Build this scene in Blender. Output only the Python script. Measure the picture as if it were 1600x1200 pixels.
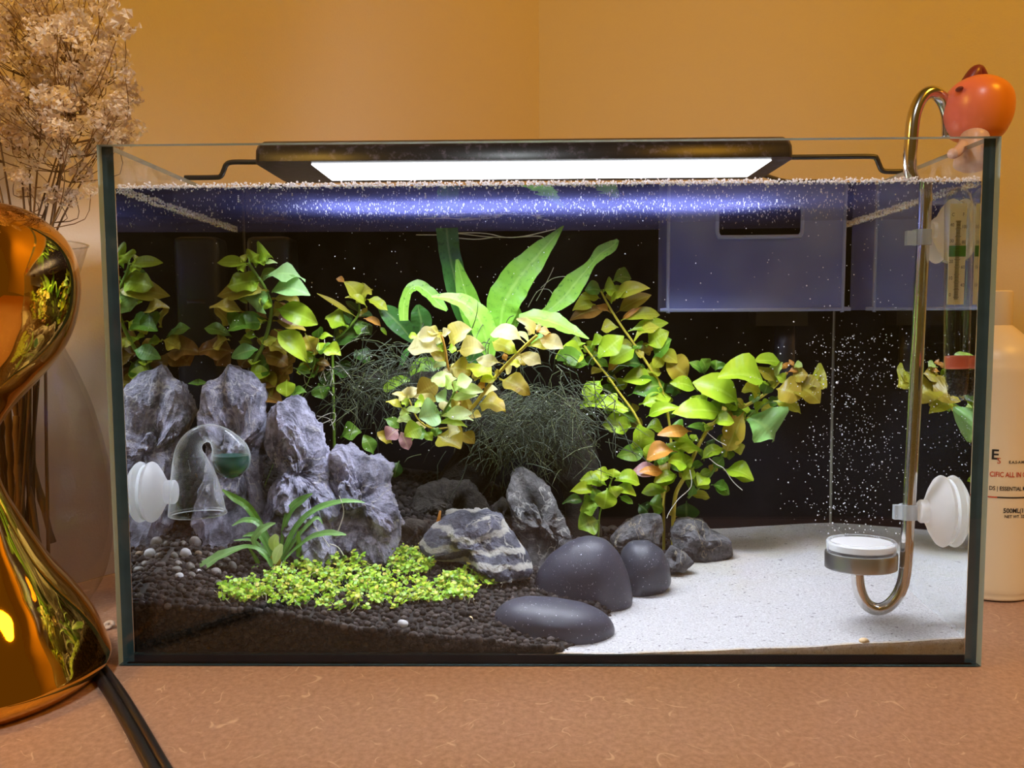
import bpy, bmesh, math, random
import numpy as np
from mathutils import Vector, Matrix, noise
random.seed(7)
R_ = random.Random(11)
S = bpy.context.scene
COL = S.collection
for o in list(bpy.data.objects):
    bpy.data.objects.remove(o, do_unlink=True)

# ------------------------------------------------------------------ camera
CP = Vector((-0.014371, -0.52983, 0.235945))
YAW, PIT, ROLL, FPX = -0.015787, 0.072172, -0.0055187, 1223.3
_f = Vector((math.sin(YAW) * math.cos(PIT), math.cos(YAW) * math.cos(PIT), -math.sin(PIT)))
_r0 = Vector((math.cos(YAW), -math.sin(YAW), 0))
_u0 = _r0.cross(_f)
_r = math.cos(ROLL) * _r0 + math.sin(ROLL) * _u0
_u = -math.sin(ROLL) * _r0 + math.cos(ROLL) * _u0
cam_d = bpy.data.cameras.new('camera')
cam = bpy.data.objects.new('camera', cam_d)
COL.objects.link(cam)
cam.matrix_world = Matrix(((_r.x, _u.x, -_f.x, CP.x), (_r.y, _u.y, -_f.y, CP.y), (_r.z, _u.z, -_f.z, CP.z), (0, 0, 0, 1)))
cam_d.sensor_fit = 'HORIZONTAL'
cam_d.sensor_width = 36
cam_d.lens = FPX / 1600 * 36
cam_d.clip_start = 0.01
S.camera = cam

# ------------------------------------------------------------------ world, lights, exposure
S.view_settings.view_transform = 'Standard'
S.view_settings.look = 'None'
S.view_settings.gamma = 1
S.view_settings.exposure = 0
S.view_settings.use_curve_mapping = False
w = bpy.data.worlds.new('World')
S.world = w
w.use_nodes = True
w.node_tree.nodes['Background'].inputs[0].default_value = (1.0, 0.50, 0.06, 1)
w.node_tree.nodes['Background'].inputs[1].default_value = 0.12
S.cycles.use_denoising = True
S.cycles.max_bounces = 14
S.cycles.transparent_max_bounces = 32
S.cycles.transmission_bounces = 14
S.cycles.glossy_bounces = 8
S.cycles.diffuse_bounces = 3
S.cycles.sample_clamp_indirect = 4
S.cycles.caustics_reflective = True
S.cycles.caustics_refractive = True
S.cycles.blur_glossy = 0.2

def light(name, kind, loc, target, energy, color, **kw):
    d = bpy.data.lights.new(name, kind)
    d.energy = energy
    d.color = color
    for k, v in kw.items():
        setattr(d, k, v)
    o = bpy.data.objects.new(name, d)
    COL.objects.link(o)
    o.location = loc
    o.rotation_euler = (Vector(target) - Vector(loc)).to_track_quat('-Z', 'Y').to_euler()
    return o

LED_Y0, LED_Y1, LED_Z = 0.098, 0.165, 0.366
light('led_strip_light', 'AREA', (-0.001, (LED_Y0 + LED_Y1) / 2, LED_Z - 0.0012), (-0.001, (LED_Y0 + LED_Y1) / 2, 0), 4.1, (0.88, 0.89, 1.0),
      shape='RECTANGLE', size=0.36, size_y=LED_Y1 - LED_Y0)
light('led_spill_light', 'SPOT', (-0.01, 0.20, 0.372), (-0.01, 0.9, 0.40), 0.6, (0.95, 0.90, 1.0), spot_size=math.radians(130), spot_blend=0.6, shadow_soft_size=0.05)
light('warm_room_lamp', 'AREA', (-0.78, -0.36, 0.85), (-0.45, 0.05, 0.5), 6.5, (1.0, 0.55, 0.09), shape='DISK', size=0.18)
light('warm_ceiling_lamp', 'AREA', (0.9, -0.6, 1.3), (0.0, 0.5, 0.3), 10, (1.0, 0.45, 0.025), shape='DISK', size=0.3)
light('counter_spot', 'SPOT', (-0.1, -1.4, 1.6), (-0.06, -0.06, 0.0), 95, (0.90, 0.96, 1.0), spot_size=math.radians(37), spot_blend=0.9, shadow_soft_size=0.12)

# ------------------------------------------------------------------ pixel helpers (real positions in the tank, water refraction included)
N_W = 1.333
T_F, T_S = 0.006, 0.008
TX, TD, TH, ZW = 0.30, 0.35, 0.3595, 0.3316
def ray(px, py):
    return (_f * FPX + _r * (px - 800) - _u * (py - 600)).normalized()
def A(px, py, Y):                      # point in air at depth Y
    d = ray(px, py)
    return CP + d * ((Y - CP.y) / d.y)
def W(px, py, Y):                      # point in the water at depth Y
    d = ray(px, py)
    q = CP + d * ((T_F - CP.y) / d.y)
    n = Vector((0, 1, 0))
    ci = d.y
    t = d / N_W
    d2 = t + n * (math.sqrt(1 - (1 - ci * ci) / N_W ** 2) - ci / N_W)
    return q + d2 * ((Y - q.y) / d2.y)
def AZ(px, py, z):                     # point in air at height z
    d = ray(px, py)
    return CP + d * ((z - CP.z) / d.z)
def MPP(Y, water=True):                # metres per pixel
    f = W if water else A
    return (f(801, 600, Y) - f(800, 600, Y)).length
def lerp(a, b, t):
    return a + (b - a) * t
def interp(tab, x):
    for (x0, y0), (x1, y1) in zip(tab, tab[1:]):
        if x <= x1:
            return y0 if x <= x0 else lerp(y0, y1, (x - x0) / (x1 - x0))
    return tab[-1][1]
FRONT = [(-0.30, 0.040), (-0.2, 0.034), (-0.13, 0.022), (-0.06, 0.014), (0.0, 0.009), (0.1, 0.007)]
BND = [(0, 0.016), (0.03, 0.03), (0.06, 0.048), (0.11, 0.062), (0.17, 0.092), (0.22, 0.135), (0.28, 0.142), (0.343, 0.15)]
def bnd(Y):
    return interp(BND, Y)
def soil_z(x, Y):
    z = interp(FRONT, x) + lerp(0.25, 0.10, max(0, min(1, (x + 0.06) / 0.14))) * Y - 0.10 * max(0, Y - 0.2) + 0.0015 * noise.noise((x * 30, Y * 30, 0))
    d = x - bnd(Y) + 0.012
    if d > 0:
        z = max(0.004, z - d * 1.3)
    return z
def sand_z(x, Y):
    z = 0.006 + 0.012 * max(0, min(1, (x - 0.02) / 0.28)) ** 1.5 + 0.062 * Y + 0.0012 * noise.noise((x * 25, Y * 25, 3))
    d = bnd(Y) - x - 0.012
    if d > 0:
        z -= d * 0.5
    return max(z, 0.0035)
def floor_pt(px, py, fz=None):
    fz = fz or soil_z
    lo, hi = 0.0065, 0.342
    for _ in range(40):
        m = (lo + hi) / 2
        p = W(px, py, m)
        if p.z > fz(p.x, m):
            lo = m
        else:
            hi = m
    p = W(px, py, lo)
    return Vector((p.x, lo, fz(p.x, lo)))

# ------------------------------------------------------------------ object helpers
def newobj(name, mesh, mats, root=None, loc=None):
    o = bpy.data.objects.new(name, mesh)
    COL.objects.link(o)
    for m in (mats if isinstance(mats, (list, tuple)) else [mats]):
        mesh.materials.append(m)
    if root is not None:
        o.parent = root
    if loc is not None:
        o.location = loc
    return o
def tag(o, label=None, cat=None, group=None, kind=None):
    if label: o['label'] = label
    if cat: o['category'] = cat
    if group: o['group'] = group
    if kind: o['kind'] = kind
    return o
def thing(name, label, cat, loc=(0, 0, 0), group=None):
    o = bpy.data.objects.new(name, None)
    o.empty_display_size = 0.01
    COL.objects.link(o)
    o.location = loc
    return tag(o, label, cat, group)
class MB:
    """collects world-space geometry, builds ONE mesh object (relative to its root)"""
    def __init__(s):
        s.v, s.f, s.mi, s.uv = [], [], [], []
    def add(s, vs, fs, m=0, uvs=None):
        b = len(s.v)
        s.v += [tuple(v) for v in vs]
        s.f += [tuple(b + i for i in f) for f in fs]
        s.mi += [m] * len(fs)
        s.uv += (uvs if uvs else [(0, 0)] * len(vs))
    def grid(s, rows, m=0, close_u=False, uvs=None, caps=False):
        n, k = len(rows), len(rows[0])
        vs = [p for r in rows for p in r]
        fs = []
        for i in range(n - 1):
            for j in range(k if close_u else k - 1):
                j2 = (j + 1) % k
                fs.append((i * k + j, i * k + j2, (i + 1) * k + j2, (i + 1) * k + j))
        if caps:
            fs.append(tuple(range(k))[::-1])
            fs.append(tuple((n - 1) * k + j for j in range(k)))
        s.add(vs, fs, m, uvs)
    def box(s, x0, x1, y0, y1, z0, z1, m=0):
        vs = [(x, y, z) for x in (x0, x1) for y in (y0, y1) for z in (z0, z1)]
        s.add(vs, [(0, 1, 3, 2), (4, 6, 7, 5), (0, 4, 5, 1), (2, 3, 7, 6), (0, 2, 6, 4), (1, 5, 7, 3)], m)
    def tube(s, pts, rad, seg=12, m=0, caps=True, flat=1.0):
        pts = [Vector(p) for p in pts]
        n = len(pts)
        rad = rad if isinstance(rad, (list, tuple)) else [rad] * n
        rows = []
        prev = None
        for i in range(n):
            t = (pts[min(i + 1, n - 1)] - pts[max(i - 1, 0)])
            t = t.normalized() if t.length > 1e-9 else Vector((0, 0, 1))
            if prev is None:
                a = Vector((0, 0, 1)) if abs(t.z) < 0.9 else Vector((0, 1, 0))
                u = (a - t * a.dot(t)).normalized()
            else:
                u = prev - t * prev.dot(t)
                u = u.normalized() if u.length > 1e-6 else prev
            prev = u
            v = t.cross(u)
            rows.append([pts[i] + (u * math.cos(2 * math.pi * j / seg) * flat + v * math.sin(2 * math.pi * j / seg)) * rad[i] for j in range(seg)])
        s.grid(rows, m, close_u=True, caps=caps)
    def lathe(s, origin, axis, prof, seg=32, m=0, close=False):
        """prof = [(distance along axis, radius)]"""
        ax = Vector(axis).normalized()
        a = Vector((0, 0, 1)) if abs(ax.z) < 0.9 else Vector((1, 0, 0))
        u = (a - ax * a.dot(ax)).normalized()
        v = ax.cross(u)
        o = Vector(origin)
        rows = [[o + ax * h + (u * math.cos(2 * math.pi * j / seg) + v * math.sin(2 * math.pi * j / seg)) * r for j in range(seg)] for h, r in prof]
        s.grid(rows, m, close_u=True)
    def build(s, name, mats, root=None, smooth=True, origin=None, fix=False, auto=None):
        me = bpy.data.meshes.new(name)
        o0 = Vector(origin) if origin is not None else (Vector(root.location) if root is not None else Vector((0, 0, 0)))
        if root is not None and root.parent is not None:
            o0 = Vector(root.parent.location) + Vector(root.location)
        me.from_pydata([tuple(Vector(p) - o0) for p in s.v], [], s.f)
        me.polygons.foreach_set('material_index', s.mi)
        if smooth:
            me.polygons.foreach_set('use_smooth', [True] * len(s.f))
        uvl = me.uv_layers.new(name='UVMap')
        li = np.empty(len(me.loops), dtype=np.int32)
        me.loops.foreach_get('vertex_index', li)
        uvl.data.foreach_set('uv', np.array(s.uv, dtype=np.float32)[li].ravel())
        me.update()
        if fix:
            bm = bmesh.new()
            bm.from_mesh(me)
            bmesh.ops.recalc_face_normals(bm, faces=bm.faces)
            bm.to_mesh(me)
            bm.free()
        o = newobj(name, me, mats, root, None if root is not None else (o0 if origin is not None else None))
        if auto:
            me.set_sharp_from_angle(angle=math.radians(auto))
        return o
def smooth_path(pts, n=6):
    pts = [Vector(p) for p in pts]
    out = []
    for i in range(len(pts) - 1):
        p0, p1, p2, p3 = pts[max(i - 1, 0)], pts[i], pts[i + 1], pts[min(i + 2, len(pts) - 1)]
        for k in range(n):
            t = k / n
            out.append(0.5 * ((2 * p1) + (p2 - p0) * t + (2 * p0 - 5 * p1 + 4 * p2 - p3) * t * t + (3 * p1 - p0 - 3 * p2 + p3) * t ** 3))
    out.append(pts[-1])
    return out
def smooth_list(vals, n=6):
    return [v.x for v in smooth_path([(a, 0, 0) for a in vals], n)]
ICO = {}
def ico(sub):
    if sub not in ICO:
        bm = bmesh.new()
        bmesh.ops.create_icosphere(bm, subdivisions=sub, radius=1)
        ICO[sub] = (np.array([v.co[:] for v in bm.verts]), [tuple(v.index for v in f.verts) for f in bm.faces])
        bm.free()
    return ICO[sub]
def blobs(name, items, mat, sub, smooth=True):
    """many small ellipsoids in one mesh: items = [(x,y,z,rx,ry,rz)]"""
    V, F = ico(sub)
    F = np.array(F)
    it = np.array(items)
    n = len(it)
    ang = np.array([R_.uniform(0, 6.28) for _ in range(n)])
    c, s_ = np.cos(ang), np.sin(ang)
    P = V[None, :, :] * it[:, None, 3:6]
    X = P[:, :, 0] * c[:, None] - P[:, :, 1] * s_[:, None]
    Y = P[:, :, 0] * s_[:, None] + P[:, :, 1] * c[:, None]
    P = np.stack([X, Y, P[:, :, 2]], -1) + it[:, None, :3]
    FF = F[None] + (np.arange(n) * len(V))[:, None, None]
    me = bpy.data.meshes.new(name)
    me.from_pydata(P.reshape(-1, 3).tolist(), [], FF.reshape(-1, 3).tolist())
    if smooth:
        me.polygons.foreach_set('use_smooth', [True] * len(me.polygons))
    return me

# ------------------------------------------------------------------ material helpers
class NT:
    def __init__(s, name):
        s.m = bpy.data.materials.new(name)
        s.m.use_nodes = True
        s.t = s.m.node_tree
        s.t.nodes.clear()
        s.out = s.n('ShaderNodeOutputMaterial')
    def n(s, typ, ins=None, **kw):
        nd = s.t.nodes.new(typ)
        for k, v in kw.items():
            setattr(nd, k, v)
        for k, v in (ins or {}).items():
            s.set(nd.inputs[k], v)
        return nd
    def set(s, sock, v):
        if isinstance(v, bpy.types.NodeSocket):
            s.t.links.new(v, sock)
        elif isinstance(v, bpy.types.Node):
            s.t.links.new(v.outputs[0], sock)
        else:
            if isinstance(v, tuple) and len(v) == 3 and sock.type == 'RGBA':
                v = (*v, 1)
            sock.default_value = v
    def mixc(s, fac, a, b):
        nd = s.n('ShaderNodeMix', data_type='RGBA')
        s.set(nd.inputs[0], fac); s.set(nd.inputs[6], a); s.set(nd.inputs[7], b)
        return nd.outputs[2]
    def math(s, op, a, b=0.5, c=None):
        nd = s.n('ShaderNodeMath', operation=op)
        s.set(nd.inputs[0], a); s.set(nd.inputs[1], b)
        if c is not None: s.set(nd.inputs[2], c)
        return nd.outputs[0]
    def noise(s, scale, detail=3, rough=0.55, vec=None, dist=0.0):
        nd = s.n('ShaderNodeTexNoise', {'Scale': scale, 'Detail': detail, 'Roughness': rough, 'Distortion': dist})
        s.set(nd.inputs['Vector'], vec if vec is not None else s.obj())
        return nd.outputs[0]
    def obj(s):
        if not hasattr(s, '_tc'): s._tc = s.n('ShaderNodeTexCoord')
        return s._tc.outputs['Object']
    def ramp(s, fac, stops):
        nd = s.n('ShaderNodeValToRGB')
        e = nd.color_ramp.elements
        while len(e) < len(stops): e.new(0.5)
        for el, (p, c) in zip(e, stops):
            el.position = p
            el.color = (*c, 1) if len(c) == 3 else c
        s.set(nd.inputs[0], fac)
        return nd.outputs[0]
    def step(s, fac, a, b):
        nd = s.n('ShaderNodeMapRange', {1: a, 2: b})
        s.set(nd.inputs[0], fac)
        return nd.outputs[0]
    def bump(s, h, strength=0.3, dist=0.002):
        nd = s.n('ShaderNodeBump', {'Strength': strength, 'Distance': dist})
        s.set(nd.inputs['Height'], h)
        return nd.outputs[0]
    def pbsdf(s, color, rough=0.5, normal=None, **kw):
        nd = s.n('ShaderNodeBsdfPrincipled')
        s.set(nd.inputs['Base Color'], color)
        s.set(nd.inputs['Roughness'], rough)
        if normal is not None: s.set(nd.inputs['Normal'], normal)
        for k, v in kw.items(): s.set(nd.inputs[k], v)
        return nd.outputs[0]
    def mixs(s, fac, a, b):
        nd = s.n('ShaderNodeMixShader')
        s.set(nd.inputs[0], fac); s.set(nd.inputs[1], a); s.set(nd.inputs[2], b)
        return nd.outputs[0]
    def done(s, sh):
        s.set(s.out.inputs[0], sh)
        return s.m
def plain(name, color, rough=0.5, **kw):
    t = NT(name)
    return t.done(t.pbsdf(color, rough, **{k.replace('_', ' '): v for k, v in kw.items()}))
def fresnel_thin(t, ior=1.5):
    g = t.n('ShaderNodeNewGeometry')
    i = t.math('MULTIPLY_ADD', g.outputs['Backfacing'], 1 / ior - ior, ior)
    f = t.n('ShaderNodeFresnel', {'IOR': i})
    return f.outputs[0]
def thin_glass(name, tint=(0.97, 0.99, 0.98), ior=1.5, gain=1.0, dirt=0.0):
    t = NT(name)
    f = fresnel_thin(t, ior)
    if gain != 1: f = t.math('MINIMUM', t.math('MULTIPLY', f, gain), 1.0)
    sh = t.mixs(f, t.n('ShaderNodeBsdfTransparent', {'Color': tint}).outputs[0], t.n('ShaderNodeBsdfGlossy', {'Roughness': 0.0}).outputs[0])
    if dirt:
        d = t.step(t.noise(30, 6, 0.7), 0.42, 0.75)
        sh = t.mixs(t.math('MULTIPLY', d, dirt), sh, t.n('ShaderNodeBsdfDiffuse', {'Color': (0.8, 0.8, 0.85)}).outputs[0])
    return t.done(sh)
def edge_glass(name, tint, edge_pow=2.5, edge=0.8, base=0.04, rough=0.02, body=None, scatter=0.0):
    """blown glass: clear face on, mirror bright towards its outline"""
    t = NT(name)
    lw = t.n('ShaderNodeLayerWeight', {'Blend': 0.5}).outputs['Facing']
    f = t.math('MULTIPLY_ADD', t.math('POWER', lw, edge_pow), edge, base)
    gl_ = t.n('ShaderNodeBsdfGlossy', {'Roughness': rough}).outputs[0]
    if scatter: gl_ = t.mixs(scatter, gl_, t.n('ShaderNodeBsdfTranslucent', {'Color': (0.9, 0.92, 0.95)}).outputs[0])
    sh = t.mixs(f, t.n('ShaderNodeBsdfTransparent', {'Color': tint}).outputs[0], gl_)
    if body:
        sh = t.mixs(body[1], sh, t.n('ShaderNodeBsdfDiffuse', {'Color': body[0]}).outputs[0])
    return t.done(sh)

# ------------------------------------------------------------------ materials
M = {}
def wall_mat():
    t = NT('plaster')
    n1 = t.noise(3, 4)
    c = t.mixc(n1, (0.74, 0.66, 0.56), (0.80, 0.72, 0.62))
    h = t.noise(420, 3, 0.6)
    return t.done(t.pbsdf(c, 0.5, t.bump(h, 0.25, 0.0012)))
M['wall'] = wall_mat()
def counter_mat():
    t = NT('fibre_board')
    a = t.noise(6, 3); b = t.noise(260, 4, 0.7)
    c = t.mixc(a, (0.40, 0.25, 0.178), (0.50, 0.32, 0.23))
    c = t.mixc(t.math('MULTIPLY', t.step(b, 0.35, 0.7), 0.7), c, (0.23, 0.13, 0.085))
    # short pale fibres: thin contour lines of a noise, kept only in patches
    for sc, off, wdt, lo in ((26, 0.0, 0.006, 0.58), (34, 7.3, 0.006, 0.60), (20, 3.1, 0.0045, 0.57), (44, 11.0, 0.007, 0.60)):
        mp = t.n('ShaderNodeMapping', {'Location': (off, off * 2, 0), 'Rotation': (0, 0, off)})
        t.set(mp.inputs[0], t.obj())
        iso = t.math('ABSOLUTE', t.math('SUBTRACT', t.noise(sc, 1, 0.4, mp.outputs[0]), 0.5))
        line = t.math('SUBTRACT', 1.0, t.step(iso, wdt * 0.4, wdt))
        patch = t.step(t.noise(55 + off, 1, 0.5, mp.outputs[0]), lo, lo + 0.05)
        c = t.mixc(t.math('MULTIPLY', t.math('MULTIPLY', line, patch), 0.42), c, (0.80, 0.62, 0.46))
    return t.done(t.pbsdf(c, 0.42, t.bump(b, 0.12, 0.001)))
M['counter'] = counter_mat()
M['pane'] = thin_glass('aquarium_glass', (0.975, 0.992, 0.985), 1.38, 1.0, 0.006)
def edge_mat():
    t = NT('glass_edge')
    c = t.mixc(t.noise(60, 3), (0.008, 0.026, 0.034), (0.028, 0.062, 0.075))
    return t.done(t.pbsdf(c, 0.12, **{'Specular IOR Level': 0.8}))
M['edge'] = edge_mat()
M['hazy'] = thin_glass('hazy_side_glass', (0.97, 0.985, 0.98), 1.5, 1.0, 0.30)
M['rim'] = plain('ground_glass_rim', (0.45, 0.55, 0.52), 0.25)
M['film'] = plain('black_film', (0.0045, 0.0045, 0.008), 0.6, Specular_IOR_Level=0.12)
M['silicone'] = plain('clear_silicone', (0.25, 0.24, 0.2), 0.4)
def water_surface_mat():
    t = NT('water_surface')
    nrm = t.bump(t.noise(28, 2), 0.04, 0.01)
    f = t.n('ShaderNodeFresnel', {'IOR': N_W}); t.set(f.inputs['Normal'], nrm)
    g = t.n('ShaderNodeBsdfGlossy', {'Roughness': 0.0}); t.set(g.inputs['Normal'], nrm)
    sh = t.mixs(f.outputs[0], t.n('ShaderNodeBsdfTransparent', {'Color': (0.98, 0.99, 1)}).outputs[0], g.outputs[0])
    film = t.n('ShaderNodeBsdfTranslucent', {'Color': (0.30, 0.33, 1.0)})
    return t.done(t.mixs(t.math('MULTIPLY', t.step(t.noise(7, 4, 0.6), 0.1, 0.7), 0.055), sh, film.outputs[0]))
M['water_top'] = water_surface_mat()
def water_side_mat():
    t = NT('water_body')
    return t.done(t.n('ShaderNodeBsdfGlass', {'IOR': N_W, 'Roughness': 0.0, 'Color': (0.97, 1.0, 0.985)}).outputs[0])
M['water_side'] = water_side_mat()
def bubble_mat():
    t = NT('air_bubble')
    d = t.n('ShaderNodeBsdfDiffuse', {'Color': (0.95, 0.95, 1)})
    tr = t.n('ShaderNodeBsdfTranslucent', {'Color': (0.95, 0.95, 1)})
    return t.done(t.mixs(0.5, d.outputs[0], tr.outputs[0]))
M['bubble'] = bubble_mat()
def led_mat():
    t = NT('led_diffuser')
    return t.done(t.n('ShaderNodeEmission', {'Color': (0.93, 0.95, 1), 'Strength': 6}).outputs[0])
M['led'] = led_mat()
def lampshell_mat():
    t = NT('black_lamp_shell')
    n1 = t.noise(140, 5, 0.7)
    c = t.mixc(t.math('MULTIPLY', t.step(n1, 0.52, 0.75), 0.5), (0.010, 0.010, 0.014), (0.16, 0.15, 0.26))
    return t.done(t.pbsdf(c, 0.3, **{'Specular IOR Level': 0.2}))
M['lampshell'] = lampshell_mat()
M['blackmetal'] = plain('black_wire', (0.02, 0.018, 0.016), 0.35)
M['steel'] = plain('stainless_steel', (0.62, 0.60, 0.57), 0.16, Metallic=1.0)
M['steel2'] = plain('brushed_steel', (0.50, 0.50, 0.50), 0.28, Metallic=1.0)
def frosted(name, c, tr=0.55, a=0.0):
    t = NT(name)
    sh = t.mixs(tr, t.pbsdf(c, 0.35), t.n('ShaderNodeBsdfTranslucent', {'Color': c}).outputs[0])
    if a: sh = t.mixs(a, sh, t.n('ShaderNodeBsdfTransparent').outputs[0])
    return t.done(sh)
M['cup'] = frosted('frosted_silicone', (0.90, 0.91, 0.97), 0.6, 0.12)
M['cupw'] = frosted('white_silicone', (0.95, 0.94, 0.94), 0.6, 0.06)
M['clip'] = frosted('clear_clip', (0.7, 0.75, 0.8), 0.3, 0.55)
M['ceramic'] = frosted('white_ceramic', (0.95, 0.95, 0.97), 0.2)
M['blown'] = edge_glass('blown_glass', (0.97, 0.98, 0.98), 1.7, 0.9, 0.04, scatter=0.55)
M['vase'] = edge_glass('vase_glass', (0.90, 0.88, 0.85), 3.5, 0.55, 0.035, 0.03)
M['tubeglass'] = edge_glass('tube_glass', (0.95, 0.97, 0.96), 2.0, 0.7, 0.03)
M['greenfluid'] = plain('green_fluid', (0.004, 0.07, 0.05), 0.15)
M['paper'] = plain('scale_paper', (0.95, 0.86, 0.66), 0.6)
M['ink'] = plain('black_ink', (0.02, 0.02, 0.02), 0.5)
M['redink'] = plain('red_ink', (0.55, 0.07, 0.02), 0.5)
M['greenband'] = plain('green_band', (0.05, 0.22, 0.02), 0.5)
M['redwax'] = plain('red_wax', (0.85, 0.16, 0.08), 0.4)
M['shot'] = plain('lead_shot', (0.03, 0.03, 0.03), 0.3, Metallic=0.4)
def box_mat():
    t = NT('cloudy_blue_plastic')
    c = t.mixc(t.step(t.noise(8, 2), 0.38, 0.60), (0.26, 0.32, 0.78), (0.48, 0.58, 1.0))  # bluish plastic, with the blue LED glow put into its colour
    sh = t.mixs(0.6, t.pbsdf(c, 0.25), t.n('ShaderNodeBsdfTranslucent', {'Color': c}).outputs[0])
    return t.done(t.mixs(0.18, sh, t.n('ShaderNodeBsdfTransparent', {'Color': (0.85, 0.87, 1)}).outputs[0]))
M['box'] = box_mat()
M['boxrim'] = frosted('pale_blue_plastic', (0.55, 0.62, 0.85), 0.5, 0.2)
M['filter'] = plain('dark_filter_plastic', (0.008, 0.009, 0.014), 0.4)
M['smoke'] = plain('smoky_plastic', (0.012, 0.010, 0.009), 0.3)
def sand_mat():
    t = NT('white_sand')
    a = t.noise(620, 3, 0.75); b = t.noise(13, 4, 0.6, dist=0.6); c3 = t.noise(240, 2, 0.5); d = t.noise(9, 3, 0.6, t.n('ShaderNodeMapping', {0: t.obj(), 1: (3, 1, 0)}).outputs[0])
    c = t.mixc(t.step(a, 0.32, 0.66), (0.42, 0.41, 0.42), (0.74, 0.73, 0.75))
    sep = t.n('ShaderNodeSeparateXYZ'); t.set(sep.inputs[0], t.obj())
    back = t.step(sep.outputs[1], 0.10, 0.30)
    c = t.mixc(t.math('MULTIPLY', t.math('MULTIPLY', t.step(b, 0.44, 0.66), 0.65), back), c, (0.44, 0.40, 0.20))
    c = t.mixc(t.math('MULTIPLY', t.math('MULTIPLY', t.step(d, 0.5, 0.7), 0.35), back), c, (0.62, 0.42, 0.44))
    c = t.mixc(t.math('MULTIPLY', t.step(c3, 0.66, 0.71), 0.8), c, (0.12, 0.11, 0.12))
    # warm room light painted as brown where the sand meets the glass
    near = t.math('SUBTRACT', 1.0, t.step(t.math('ADD', sep.outputs[1], t.math('MULTIPLY', t.noise(60, 3), 0.010)), 0.009, 0.0155))
    c = t.mixc(near, c, t.mixc(t.noise(300, 3), (0.40, 0.25, 0.10), (0.70, 0.55, 0.33)))
    return t.done(t.pbsdf(c, 0.9, t.bump(a, 1.0, 0.0022)))
M['sand'] = sand_mat()
def soil_mat():
    t = NT('dark_soil')
    gi = t.n('ShaderNodeNewGeometry').outputs['Random Per Island']
    c = t.mixc(t.math('POWER', gi, 1.6), (0.009, 0.007, 0.0065), (0.060, 0.049, 0.045))
    return t.done(t.pbsdf(c, 0.9, t.bump(t.noise(900, 3), 0.5, 0.0008), **{'Specular IOR Level': 0.15}))
M['soil'] = soil_mat()
M['soilbed'] = plain('soil_bed', (0.006, 0.004, 0.0035), 0.95)
def rock_mat(name, dark, light, vein, vs=1.0, seed=0.0, veinamt=0.7, bands=False, contrast=(0.38, 0.60)):
    t = NT(name)
    mp = t.n('ShaderNodeMapping', {'Location': (seed, seed * 1.7, seed * .3)}); t.set(mp.inputs[0], t.obj())
    v = mp.outputs[0]
    n1 = t.noise(38 * vs, 8, 0.68, v, 0.4)
    n2 = t.noise(150 * vs, 6, 0.7, v)
    c = t.mixc(t.step(n1, *contrast), dark, light)
    c = t.mixc(t.math('MULTIPLY', t.step(n2, 0.50, 0.68), 0.75), c, (dark[0] * .55, dark[1] * .55, dark[2] * .55))
    iso = t.math('ABSOLUTE', t.math('SUBTRACT', t.noise(20 * vs, 4, 0.6, v, 0.5), 0.5))
    line = t.math('MULTIPLY', t.math('SUBTRACT', 1.0, t.step(iso, 0.003, 0.014)), t.step(t.noise(16, 2, 0.5, v), 0.40, 0.55))
    c = t.mixc(t.math('MULTIPLY', line, veinamt), c, vein)
    if bands:
        wv = t.n('ShaderNodeTexWave', {'Scale': 26, 'Distortion': 7, 'Detail': 4, 'Detail Scale': 1.3}, bands_direction='Z'); t.set(wv.inputs[0], v)
        c = t.mixc(t.math('MULTIPLY', t.step(wv.outputs[1], 0.55, 0.85), 0.8), c, vein)
    h = t.math('ADD', t.noise(60 * vs, 9, 0.75, v, 0.3), t.math('MULTIPLY', n2, 0.4))
    return t.done(t.pbsdf(c, 0.7, t.bump(h, 1.0, 0.009)))
M['rock_a'] = rock_mat('blue_grey_stone', (0.10, 0.10, 0.14), (0.52, 0.51, 0.67), (0.75, 0.72, 0.74), 1, 0)
M['rock_b'] = rock_mat('blue_grey_stone_two', (0.065, 0.065, 0.10), (0.58, 0.57, 0.76), (0.72, 0.69, 0.70), 1.1, 3.1)
M['rock_c'] = rock_mat('dark_grey_stone', (0.045, 0.046, 0.052), (0.20, 0.20, 0.21), (0.5, 0.5, 0.48), 1.2, 5.7, 0.8)
M['rock_band'] = rock_mat('banded_stone', (0.03, 0.032, 0.05), (0.18, 0.185, 0.25), (0.74, 0.72, 0.66), 1, 8.2, 0.6, True)
M['rock_d'] = rock_mat('mottled_stone', (0.03, 0.034, 0.04), (0.20, 0.20, 0.22), (0.60, 0.52, 0.36), 1.5, 1.2, 0.6)
M['rock_dark'] = rock_mat('dark_brown_stone', (0.018, 0.014, 0.011), (0.06, 0.05, 0.04), (0.12, 0.1, 0.08), 1, 2.2, 0.4)  # stone that is itself dark brown to black
def pebble_mat(name, c0, c1, rough=0.42):
    t = NT(name)
    c = t.mixc(t.noise(40, 5), c0, c1)
    c = t.mixc(t.step(t.noise(700, 2, 0.5), 0.69, 0.73), c, (0.45, 0.44, 0.5))
    return t.done(t.pbsdf(c, rough, t.bump(t.noise(500, 3), 0.08, 0.0006), **{'Specular IOR Level': 0.3}))
M['cobble'] = pebble_mat('slate_cobble', (0.026, 0.026, 0.038), (0.036, 0.037, 0.054))
M['cobble2'] = pebble_mat('dark_cobble', (0.022, 0.024, 0.034), (0.042, 0.045, 0.06))
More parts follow.
